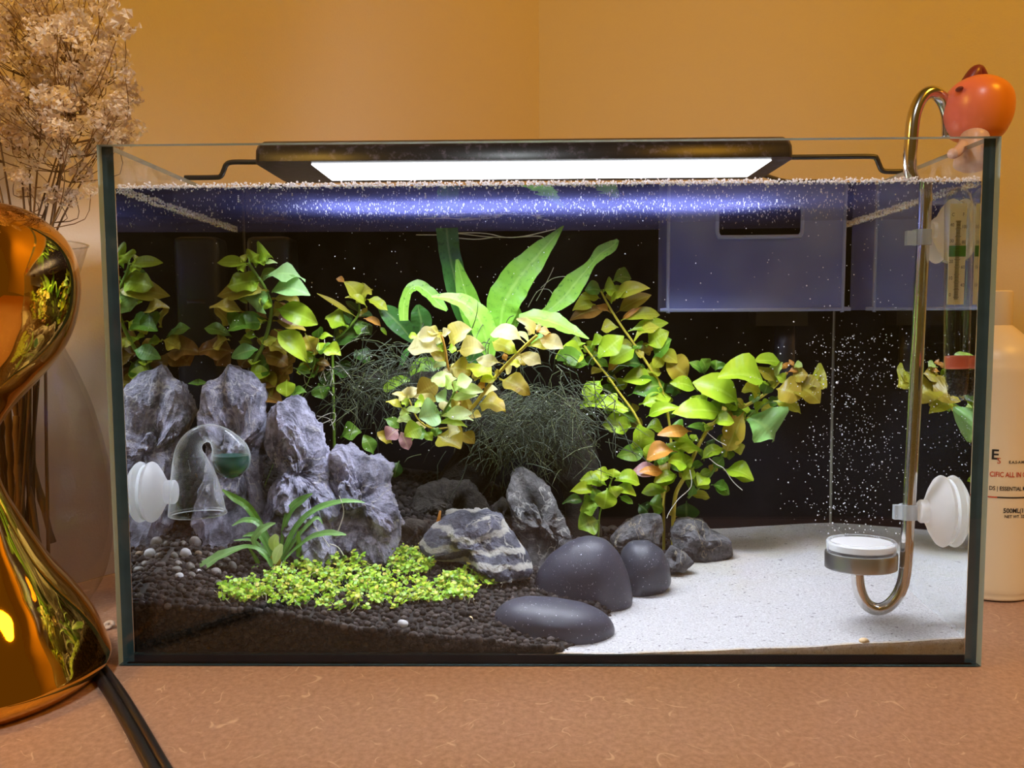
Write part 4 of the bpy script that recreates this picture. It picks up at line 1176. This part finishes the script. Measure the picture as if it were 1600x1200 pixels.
strap_plant('grassy_plant', 'grassy plant with narrow arching cool green leaves at the rock foot', hp.y, (430, 880), [
    (CH, [(1040, 440, 20), (980, 345, 26), (870, 320, 30), (720, 380, 62), (620, 440, 60), (565, 472, 14)], 'h', -.012, (0, -.5, .9)),
    (CH, [(1045, 430, 20), (1000, 300, 30), (930, 190, 40), (850, 172, 34), (770, 206, 8)], 'h', 0, (0, -.6, .8)),
    (CH, [(1045, 430, 20), (930, 300, 30), (960, 230, 48), (1010, 195, 40), (1060, 175, 8)], 'h', -.01, (0, -.7, .7)),
    (CH, [(1060, 430, 18), (1080, 250, 28), (1120, 120, 46), (1190, 55, 48), (1262, 12, 8)], 'h', .006, (.3, -.8, .5)),
    (CH, [(1070, 430, 20), (1140, 270, 34), (1240, 140, 36), (1400, 66, 32), (1520, 52, 24), (1600, 62, 6)], 'h', 0, (0, -.6, .8)),
    (CH, [(1070, 430, 20), (1160, 230, 26), (1280, 110, 28), (1400, 58, 10)], 'h', .008, (0, -.6, .8)),
    (CH, [(1080, 420, 18), (1190, 260, 26), (1290, 165, 24), (1330, 200, 6)], 'h', .004, (0, -.6, .8)),
    (CH, [(1100, 420, 14), (1200, 320, 20), (1310, 255, 36), (1410, 245, 40), (1492, 255, 8)], 'h', -.006, (0, -.5, .9)),
    (CH, [(1060, 340, 30), (1055, 290, 70), (1075, 245, 30)], 'w', -.012, (0, -1, .3)),
    (CH, [(1065, 415, 20), (1085, 350, 62), (1112, 295, 20)], 'w', -.016, (0, -1, .3)),
    (CH, [(1040, 430, 18), (960, 270, 36), (900, 255, 34), (842, 268, 6)], 'h', -.004, (0, -.6, .8)),
    (CH, [(1000, 380, 14), (900, 300, 20), (780, 298, 6)], 'h', 0, (0, -.6, .8)),
    (CH, [(1040, 440, 20), (920, 200, 46), (840, 90, 50), (760, 40, 46), (690, -10, 10)], 'd', .008, (.3, -.8, .4)),
    (CH, [(985, 480, 16), (930, 450, 24), (840, 530, 8)], 'd', -.01, (0, -.6, .8)),
    (CH, [(1180, 400, 20), (1190, 320, 34), (1180, 240, 10)], 'd', 0, (0, -1, .3)),
    (CH, [(960, 480, 22), (930, 410, 26), (880, 330, 10)], 'd', -.004, (0, -1, .3)),
    (CH, [(1040, 470, 70), (1045, 430, 80), (1060, 380, 50)], 'o', -.004, (0, -1, .3)),
], gz=hp)

# carpet plant
def carpet(name, label, polys, n, hgt, bias=None):
    mb = MB()
    cnt = 0
    while cnt < n:
        (x0_, y0_, x1_, y1_) = R_.choice(polys)
        # elliptical patches in the photograph, projected onto the soil
        a_, r_ = R_.uniform(0, 6.28), math.sqrt(R_.random())
        px, py = (x0_ + x1_) / 2 + math.cos(a_) * r_ * (x1_ - x0_) / 2, (y0_ + y1_) / 2 + math.sin(a_) * r_ * (y1_ - y0_) / 2
        p = floor_pt(px, py)
        cnt += 1
        h = hgt * R_.uniform(.4, 1.1)
        d = Vector((R_.gauss(0, .5), R_.gauss(-.15, .5), 1)).normalized()
        q = p + d * h
        mb.tube([p, (p + q) / 2 + Vector((R_.gauss(0, .0008), 0, 0)), q], .00022, 3, 1, caps=False)
        for k in range(R_.randint(6, 9)):
            t = .35 + .65 * R_.random()
            c = lerp(p, q, t)
            an = R_.uniform(0, 6.28)
            o_ = Vector((math.cos(an), math.sin(an), R_.uniform(-.2, .7))).normalized()
            r = R_.uniform(.0010, .0019)
            cc = c + o_ * r * 1.1
            nn = Vector((R_.gauss(0, .5), R_.gauss(-.4, .4), 1)).normalized()
            u = (o_ - nn * o_.dot(nn)).normalized(); v = nn.cross(u)
            mb.add([cc + u * r * 1.15 * math.cos(b) + v * r * .9 * math.sin(b) for b in [k2 * math.pi / 3 for k2 in range(6)]], [(0, 1, 2, 3, 4, 5)], 0)
    for _ in range(n // 9):       # pale runners and roots showing between the leaves
        (x0_, y0_, x1_, y1_) = R_.choice(polys)
        p = floor_pt(R_.uniform(x0_, x1_), lerp(y0_, y1_, R_.uniform(.4, .95)))
        d = Vector((R_.gauss(0, 1), R_.gauss(-.6, .5), R_.uniform(.1, .8))).normalized() * R_.uniform(.004, .009)
        mb.tube(smooth_path([p + d + Vector((0, 0, .003)), p + d * .5 + Vector((R_.gauss(0, .001), -.001, .0035)), p + Vector((R_.gauss(0, .002), -.003, -.001))], 3), .00028, 3, 1, caps=False)
    o = mb.build(name, [M['carpet'], M['root']], smooth=False)
    return tag(o, label, 'plant', kind='stuff')
carpet('carpet_plant', 'low carpet of tiny bright yellow-green leaves on the dark soil',
    [(345, 915, 420, 945), (420, 870, 580, 935), (450, 880, 620, 960), (440, 900, 660, 962), (560, 905, 690, 955), (640, 915, 745, 945), (690, 900, 785, 922), (405, 900, 480, 950), (470, 865, 560, 910)], 620, .0115)
carpet('carpet_plant', 'small round tuft of tiny olive leaves before the banded rock', [(606, 862, 680, 902)], 120, .012)
sp = floor_pt(612, 866)
spr = thing('floating_sprout', 'single tiny sprout on a white root above the olive tuft', 'sprout', sp)
mb = MB(); mb.tube([W(607, 826, sp.y), W(609, 845, sp.y), W(611, 855, sp.y), sp], .0004, 5)
mb.build('root', M['root'], spr)
for tx, ty in ((595, 822), (601, 815), (608, 812), (618, 820), (606, 831), (613, 829)):
    add_leaf(spr, W(607, 824, sp.y), W(tx, ty, sp.y - R_.uniform(0, .003)), .0038, 'g', nv=5, nu=3)

# driftwood and moss
dw = thing('driftwood', 'dark driftwood stump carrying moss in the middle of the aquarium', 'driftwood', W(850, 800, .25))
def wood(pts, name):
    P = smooth_path([W(x, y, .255 + d) for x, y, r, d in pts], 6)
    rr = smooth_list([r * MPP(.25) for x, y, r, d in pts], 6)
    mb = MB(); mb.tube(P, rr, 18)
    mb.v = [tuple(Vector(v) + noise.noise_vector(Vector(v) * 60) * .004 + noise.noise_vector(Vector(v) * 160) * .0016) for v in mb.v]
    mb.build(name, M['bark'], dw)
wood([(640, 640, 24, .0), (720, 640, 38, 0), (800, 665, 46, .0), (870, 668, 40, 0), (925, 660, 20, 0)], 'trunk')
wood([(860, 640, 50, .01), (890, 700, 40, 0), (905, 760, 30, 0), (915, 840, 26, 0)], 'branch')
wood([(780, 640, 40, .02), (760, 700, 40, .02), (720, 760, 36, .02), (700, 830, 30, .02)], 'branch')
wood([(560, 600, 14, 0), (620, 600, 22, 0), (690, 620, 40, 0)], 'branch')
mb = MB()
for i in range(1500):
    if i < 950:
        px, py = R_.gauss(835, 52), R_.gauss(655, 32)
    elif i < 1300:
        px, py = R_.gauss(600, 42), R_.gauss(595, 28)
    else:
        px, py = R_.gauss(720, 90), R_.gauss(560, 25)
    Y = R_.uniform(.165, .245)
    p = W(px, py, Y)
    an = R_.uniform(0, 6.28)
    d = Vector((math.cos(an), R_.gauss(-.3, .4), math.sin(an) * .6 - .35)).normalized()
    L = R_.uniform(.012, .040)
    P = [p]
    for k in range(4):
        d = (d + Vector((R_.gauss(0, .25), R_.gauss(0, .2), -.22 + R_.gauss(0, .15)))).normalized()
        P.append(P[-1] + d * L / 4)
    mb.tube(P, [.0005, .00045, .0004, .0003, .00015], 3, R_.choice((0, 0, 0, 1)), caps=False)
tag(mb.build('moss', [M['moss'], M['moss2']]), 'stringy dark green moss hanging from the driftwood', 'moss', kind='stuff')

# pale aerial roots and loose threads
def thread(name, label, pts, Y, r, mat, cat, root=None):
    mb = MB()
    for line in pts:
        mb.tube(smooth_path([W(x, y, Y + R_.uniform(-.003, .003)) for x, y in line], 4), r, 5, caps=False)
    o = mb.build(name, M[mat], root)
    if root is None: tag(o, label, cat)
    return o
rt = thing('root_tuft', 'tuft of wiry white roots between the bronze leaves and the moss', 'roots', W(515, 590, .2))
for line in ([(507, 530), (507, 560), (506, 585), (512, 600)], [(512, 570), (520, 580), (516, 602)], [(500, 565), (512, 578), (530, 572), (548, 590)], [(475, 588), (478, 600), (488, 606)], [(507, 575), (500, 590)], [(505, 600), (520, 618)], [(515, 575), (522, 600)], [(488, 662), (505, 650), (522, 645), (524, 655), (516, 665)], [(490, 668), (508, 660), (520, 655)], [(495, 650), (515, 655), (522, 672)]):
    thread('root', None, [line], .2, .00035, 'root', None, rt)
thread('drifting_fibre', 'long thin white looped fibre below the surface behind the fern', [[(650, 367), (690, 367), (715, 365), (760, 370), (800, 371), (840, 369), (850, 372)], [(690, 368), (720, 364), (760, 365), (790, 371), (820, 369), (868, 358)], [(690, 369), (740, 374), (770, 371)]], .29, .0005, 'root', 'fibre')
for x_, (lab, lines) in enumerate([('thin white hanging root below the bushy plant', [[(1078, 734), (1080, 760), (1060, 780), (1046, 800), (1042, 810)]]), ('short white root crossing the stems of the bushy plant', [[(1105, 676), (1120, 688), (1135, 696)]]), ('curved grey root low on the bushy plant', [[(1108, 716), (1120, 726), (1131, 732), (1145, 752), (1160, 766)]])]):
    thread('hanging_root', lab, lines, .225, .00035, 'root', 'root')
thread('white_root', 'pale zigzag root lying over the rounded grey rock', [[(530, 775), (537, 800), (528, 830)], [(515, 850), (528, 855), (537, 868)], [(490, 822), (505, 840), (515, 855)]], .078, .0004, 'root', 'root')
thread('coiled_root', 'small curled fibre at the waterline in the left back corner', [[(322, 352), (324, 346), (332, 342), (340, 345), (342, 352), (337, 356)]], .25, .0004, 'root', 'fibre')
thread('moss_thread', 'wispy grey threads rising between the two right fern leaves', [[(838, 470), (852, 445), (862, 425), (865, 418)], [(845, 450), (862, 436), (880, 432), (888, 434)], [(825, 480), (840, 455), (856, 452), (864, 460)]], .24, .0003, 'root', 'fibre')
tw = thing('reddish_twig', 'short rusty red twig standing left of the banded rock', 'twig', W(684, 830, .14))
mb = MB(); mb.tube([W(682, 830, .14), W(685, 815, .14), W(688, 798, .14)], [.0022, .0018, .0008], 8)
mb.build('twig', LM['r'], tw)

# ------------------------------------------------------------------ figurine replaced by a plain vinyl fruit ornament
YO = 0.055
oc = A(1528, 168, YO)
mo = MPP(YO, False)
orn = thing('vinyl_ornament', 'plain pink and orange vinyl fruit ornament perched on the right corner', 'ornament', (oc.x, YO, TH))
mb = MB()
prof = [(-52, 4), (-50, 20), (-43, 35), (-30, 43), (-12, 48), (8, 48), (24, 43), (36, 32), (44, 17), (46, 2)]
pr = smooth_path([(h, r, 0) for h, r in prof], 4)
mb.lathe(oc, (.06, 0, 1), [(p.x * mo, max(.0002, p.y * mo)) for p in pr], 40)
hd = mb.build('head', M['toy'], orn)
mb = MB()
st = A(1527, 124, YO)
mb.tube(smooth_path([st + Vector((-.006, 0, -.003)), st + Vector((-.002, 0, .004)), st + Vector((.001, 0, .0062)), st + Vector((.005, 0, .001))], 5), smooth_list([.0058, .0052, .0040, .003], 5), 12)
mb.build('fin', M['toydark'], hd)
for px, py in ((1556, 128), (1499, 139), (1572, 170)):
    mb = MB(); p = A(px, py, YO - .012)
    V_, F_ = ico(2)
    mb.add([(p.x + v[0] * .0022, p.y + v[1] * .004, p.z + v[2] * .0016) for v in V_], F_)
    mb.build('spot', M['toydark'], hd)
mb = MB()
bt = [(1526, 196, 8), (1524, 208, 22), (1522, 222, 26), (1520, 240, 30), (1520, 258, 32), (1520, 268, 16)]
mb.tube(smooth_path([A(x, y, .045) for x, y, r in bt], 4), smooth_list([r * mo * .8 for *_, r in bt], 4), 20)
mb.build('body', M['toybody'], orn)
mb = MB(); mb.tube(smooth_path([A(1505, 226, .035), A(1495, 238, .03), A(1488, 240, .026)], 4), .0036, 10); mb.build('arm', M['toybody'], orn)
mb = MB(); mb.tube(smooth_path([A(1540, 226, .035), A(1552, 236, .03)], 4), .0036, 10); mb.build('arm', M['toybody'], orn)

# ------------------------------------------------------------------ bottle
YBt = 0.165
bcx = A(1541, 700, YBt)
rB = 72 * MPP(YBt, False)
bot = thing('pump_bottle', 'amber-lit white plastic bottle with printed label standing behind the aquarium', 'bottle', (bcx.x, YBt, 0))
zt_ = A(1541, 509, YBt).z; zs_ = A(1590, 560, YBt).z; zc_ = A(1560, 453, YBt).z
mb = MB()
mb.lathe((bcx.x, YBt, 0.0003), (0, 0, 1), [(p.x, p.y) for p in smooth_path([(0, .001, 0), (.0005, rB * .86, 0), (.006, rB * .97, 0), (.02, rB, 0), (.1, rB, 0), (zs_ - .02, rB, 0), (zs_ - .004, rB * .97, 0), (zs_ + .010, rB * .85, 0), (zt_ - .004, rB * .5, 0), (zt_ + .001, rB * .36, 0)], 4)], 64)
mb.build('body', M['bottle'], bot)
mb = MB()
rc = (1569 - 1541) * MPP(YBt, False)
mb.lathe((bcx.x, YBt, zt_ - .001), (0, 0, 1), [(0, rc * .95), (.001, rc), (zc_ - zt_ - .001, rc), (zc_ - zt_, rc * .93), (zc_ - zt_, .0002)], 40)
mb.build('cap', M['cap'], bot, auto=40)
def on_bottle(px, py):
    """angle and height where the camera ray meets the bottle"""
    d = ray(px, py); o_ = CP - Vector((bcx.x, YBt, 0))
    a_ = d.x ** 2 + d.y ** 2; b_ = o_.x * d.x + o_.y * d.y; c_ = o_.x ** 2 + o_.y ** 2 - rB ** 2
    t = (-b_ - math.sqrt(max(0, b_ * b_ - a_ * c_))) / a_
    p = CP + d * t
    return math.atan2(p.x - bcx.x, -(p.y - YBt)), p.z
def label_text(txt, px, py, hpx, mat, sx=1.0, bold=False):
    th0, z0_ = on_bottle(px, py)
    size = hpx * MPP(YBt, False) * 1.38
    def fn(x, y):
        t = th0 + x * sx / rB
        return Vector((bcx.x + (rB + .0004) * math.sin(t), YBt - (rB + .0004) * math.cos(t), z0_ + y))
    return text_mesh(txt, size, fn, mat, 'print', bot, bold)
label_text('E', 1548, 717, 15, M['ink'], 1.0, True)
label_text('S', 1557, 724, 9, M['redink'])
label_text('E.A.S-A.M-H', 1576, 724, 4, M['ink'], 1.0, True)
label_text('CIFIC ALL IN ONE', 1546, 744, 7.5, M['redink'], .74, True)
label_text('DS | ESSENTIAL MINERALS', 1545, 765, 6, M['ink'], .80, True)
label_text('500ML(16.9', 1567, 801, 7, M['ink'], .88, True)
label_text('NET WT. 529G', 1569, 809, 4.5, M['ink'], .9, True)
def band(py, z_h, t0, t1, mat):
    _, zz = on_bottle(1560, py)
    rows = [[Vector((bcx.x + (rB + .0004) * math.sin(lerp(t0, t1, k / 24)), YBt - (rB + .0004) * math.cos(lerp(t0, t1, k / 24)), zz + s * z_h)) for k in range(25)] for s in (-.5, .5)]
    mb = MB(); mb.grid(rows); mb.build('stripe', mat, bot)
tA, _ = on_bottle(1558, 777)
band(777, .0011, -1.4, tA, M['redink']); band(777, .0011, tA, 1.4, M['ink'])

# ------------------------------------------------------------------ gold lamp, cable
gl = thing('gold_vessel', 'wavy mirrored gold glass vessel pinched at its waist', 'vessel', (-0.372, -0.036, 0))
gx, gy = -0.372, -0.036
prof = [(0, 318), (25, 322), (60, 344), (85, 369), (100, 400), (107, 440), (105, 482), (95, 522), (75, 562), (45, 600), (15, 635), (-8, 672), (-14, 705), (-2, 760), (30, 822), (65, 880), (110, 940), (138, 985), (156, 1025), (163, 1052), (158, 1072), (146, 1084)]
ax_px = None
rows = []
k_ = MPP(gy, False)
dgy = (gy - CP.y)
def axis_px(py):   # pixel x of the vessel's axis at height row py
    for px in np.linspace(-160, 60, 221):
        if A(px, py, gy).x > gx: return px
    return 0
pr = []
axp = [axis_px(330), axis_px(700), axis_px(1080)]
for px, py in prof:
    a_ = interp([(330, axp[0]), (700, axp[1]), (1080, axp[2])], py)
    pr.append((A(a_, py, gy).z, max(.004, (px - a_) * k_ * .985)))
pr = [(pr[0][0] + .001, .0005), (pr[0][0], pr[0][1] * .7)] + pr[1:]
pr = [(z, r) for z, r in pr if z > .006] + [(.003, pr[-1][1] * .99), (.0005, pr[-1][1] * .93)]
sp_ = smooth_path([(z, r, 0) for z, r in pr], 5)
seg = 96
rows = []
for p in sp_:
    rows.append([Vector((gx + p.y * math.cos(t), gy + p.y * math.sin(t), p.x)) for t in [2 * math.pi * k / seg for k in range(seg)]])
mb = MB(); mb.grid(rows, close_u=True, caps=True)
mb.build('body', M['gold'], gl, fix=True)
cab = [AZ(px, py, .003) for px, py in ((120, 1010), (165, 1072), (200, 1130), (238, 1200), (290, 1290), (330, 1390))]
mb = MB(); mb.tube(smooth_path(cab, 5), .0036, 12)
mb.v = [(v[0], v[1], max(v[2] * .85, .0003)) for v in mb.v]
mb2 = MB(); off = Vector((.0055, .0025, 0))
mb.tube([p + off for p in smooth_path(cab, 5)], .0026, 12)
tag(mb.build('power_cable', M['cable'], origin=cab[1]), 'flat black cable running from the gold vessel across the countertop', 'cable')

# ------------------------------------------------------------------ vase and dried flowers
vy = 0.085
vxp = 45
vx = A(vxp, 700, vy).x
vase = thing('glass_vase', 'clear glass vase with flared rim behind the gold vessel', 'vase', (vx, vy, 0))
kv = MPP(vy, False)
vp = [(143, 380), (128, 430), (110, 480), (100, 520), (105, 545), (121, 580), (143, 640), (162, 720), (169, 790), (165, 860), (152, 910), (130, 945), (108, 960)]
vpr = []
for px, py in vp:
    a_ = lerp(45, 52, (py - 380) / 580)
    vpr.append((max(.004, A(a_, py, vy).z), (px - a_) * kv * .98))
zmax = vpr[0][0]
vpr = [(z, r) for z, r in vpr]
vpr[-1] = (.002, vpr[-1][1])
mb = MB(); mb.lathe((vx, vy, 0), (0, 0, 1), [(p.x, p.y) for p in smooth_path([(z, r, 0) for z, r in vpr], 5)] + [(.0006, .001)], 64)
mb.build('body', M['vase'], vase, fix=True)
mb = MB()
mb.lathe((vx, vy, 0), (0, 0, 1), [(zmax - .0006, vpr[0][1] - .0008), (zmax + .0006, vpr[0][1] - .0002), (zmax + .0002, vpr[0][1] + .0008), (zmax - .0008, vpr[0][1] + .0006)], 64)
mb.build('rim', M['blown'], vase)
bq = thing('dried_flower_bouquet', "bunch of dried cream baby's-breath standing in the clear vase", 'flowers', (vx, vy, .02))
zn = A(50, 520, vy).z
# blossom meshes: a ruffled ball of petals
bm_ = []
for v in range(4):
    mb = MB()
    for k in range(46):
        d = Vector((R_.gauss(0, 1), R_.gauss(0, 1), R_.gauss(0, 1) + .3)).normalized()
        c_ = d * R_.uniform(.35, .85)
        n_ = (d + Vector((R_.gauss(0, .5), R_.gauss(0, .5), R_.gauss(0, .5)))).normalized()
        u_ = n_.orthogonal().normalized(); v_ = n_.cross(u_)
        s_ = R_.uniform(.18, .36)
        mb.add([c_ - u_ * s_ * .5, c_ + v_ * s_ * .6 + n_ * .15, c_ + u_ * s_, c_ - v_ * s_ * .6 + n_ * .15], [(0, 1, 2, 3)])
    me = bpy.data.meshes.new('blossom')
    me.from_pydata([tuple(p) for p in mb.v], [], mb.f)
    me.materials.append(M['petal'])
    bm_.append(me)
tips = []
while len(tips) < 285:
    px, py = R_.uniform(-70, 222), R_.uniform(-40, 318)
    # outline of the cloud in the photograph
    lim = interp([(-40, 150), (20, 185), (60, 205), (100, 195), (150, 210), (200, 222), (225, 190), (250, 120), (318, 60)], py)
    if px > lim: continue
    if py > 215 and R_.random() < .8: continue
    if px > 120 and 20 < py < 75 and R_.random() < .5: continue
    ty = vy + R_.gauss(-.03, .045)
    while ty > wallY(A(px, py, ty).x) - .025: ty -= .01
    tips.append((px, py, ty))
tips += [(45, 258, .06), (97, 245, .05), (33, 280, .03), (85, 306, .07), (103, 309, .07), (118, 306, .07), (142, 300, .06), (130, 270, .06), (65, 240, .06), (110, 240, .06)]
mains = []
for i in range(13):
    bx_ = vx + R_.uniform(-.02, .025)
    tpx, tpy, tY = R_.uniform(-60, 180), R_.uniform(20, 200), vy + R_.uniform(-.05, .05)
    while tY > wallY(A(tpx, tpy, tY).x) - .03: tY -= .01
    tx_ = A(tpx, tpy, tY)
    b0 = Vector((vx + R_.uniform(-.03, .02), vy + R_.uniform(-.02, .02), .012 + R_.uniform(0, .03)))
    nk = Vector((vx + R_.uniform(-.012, .015), vy + R_.uniform(-.01, .01), zn))
    md_ = Vector((lerp(nk.x, tx_.x, .3), lerp(nk.y, tx_.y, .3), lerp(nk.z, tx_.z, .45)))
    mains.append(smooth_path([b0, nk, md_, tx_], 6))
twigs = [MB() for _ in mains]
for i, P in enumerate(mains):
    n_ = len(P)
    twigs[i].tube(P, [lerp(.0014, .0004, k / n_) for k in range(n_)], 6)
ctr = Vector((vx, vy, zn))
for px, py, Y in tips:
    t = A(px, py, Y)
    best = min(((P[k] - t).length + .25 * (P[k].z > t.z - .012), i, k) for i, P in enumerate(mains) for k in range(8, len(P)))
    _, i, k = best
    s = mains[i][k]
    m1 = lerp(s, t, .5) + Vector((R_.gauss(0, .006), R_.gauss(0, .006), -.006))
    twigs[i].tube(smooth_path([s, m1, t], 3), [.0005, .0004, .0004, .0003, .0003, .0003, .0002], 4, caps=False)
for i in range(13):
    st = twigs[i].build('stem', M['twig'] if i % 3 else M['stalk'], bq)
for i in range(60):      # fine bare side twigs
    pass
for px, py, Y in tips:
    t = A(px, py, Y)
    o = bpy.data.objects.new('blossom', R_.choice(bm_))
    COL.objects.link(o)
    o.parent = bq
    o.location = t - Vector(bq.location)
    s = R_.uniform(.0068, .0120)
    o.scale = (s, s, s * .9)
    o.rotation_euler = (R_.uniform(-.6, .6), R_.uniform(-.6, .6), R_.uniform(0, 6))
# thick dry stalks in the vase
dsb = thing('dry_stalks', 'bundle of jointed dry brown stalks standing inside the vase', 'stalks', (vx - .03, vy, .012))
for i, (x0_, y0_, x1_, y1_, r) in enumerate(((-2, 640, 12, 840, 6), (12, 640, 20, 820, 6), (25, 650, 32, 850, 5), (18, 600, 60, 850, 4), (22, 610, 82, 848, 5), (-10, 620, 2, 800, 7))):
    mb = MB()
    n_ = 14
    P = [A(lerp(x0_, x1_, k / n_), lerp(y0_, y1_, k / n_), vy + .012 * math.sin(i * 2)) for k in range(n_ + 1)]
    mb.tube(P, [r * kv * (1.25 if k % 4 == 2 else .9) for k in range(n_ + 1)], 8)
    mb.build('stalk', M['stalk'], dsb)

# ------------------------------------------------------------------ snail shell on the counter
sp = AZ(169, 984, 0)
sh = thing('snail_shell', 'tiny empty snail shell lying on the countertop beside the aquarium', 'shell', sp)
P, rr = [], []
for k in range(60):
    t = k / 59 * 4.4 * math.pi
    r = .0036 * (1 - k / 70)
    P.append(sp + Vector((r * math.cos(t) * 1.0, r * math.sin(t) * .8 - .0 + k * .00003, .0034 + r * math.sin(t) * .55)))
    rr.append(.0017 * (1 - k / 66) + .0001)
mb = MB(); mb.tube(P, rr, 10)
mb.v = [(v[0], v[1], max(v[2], .0002)) for v in mb.v]
mb.build('whorl', M['shell'], sh)
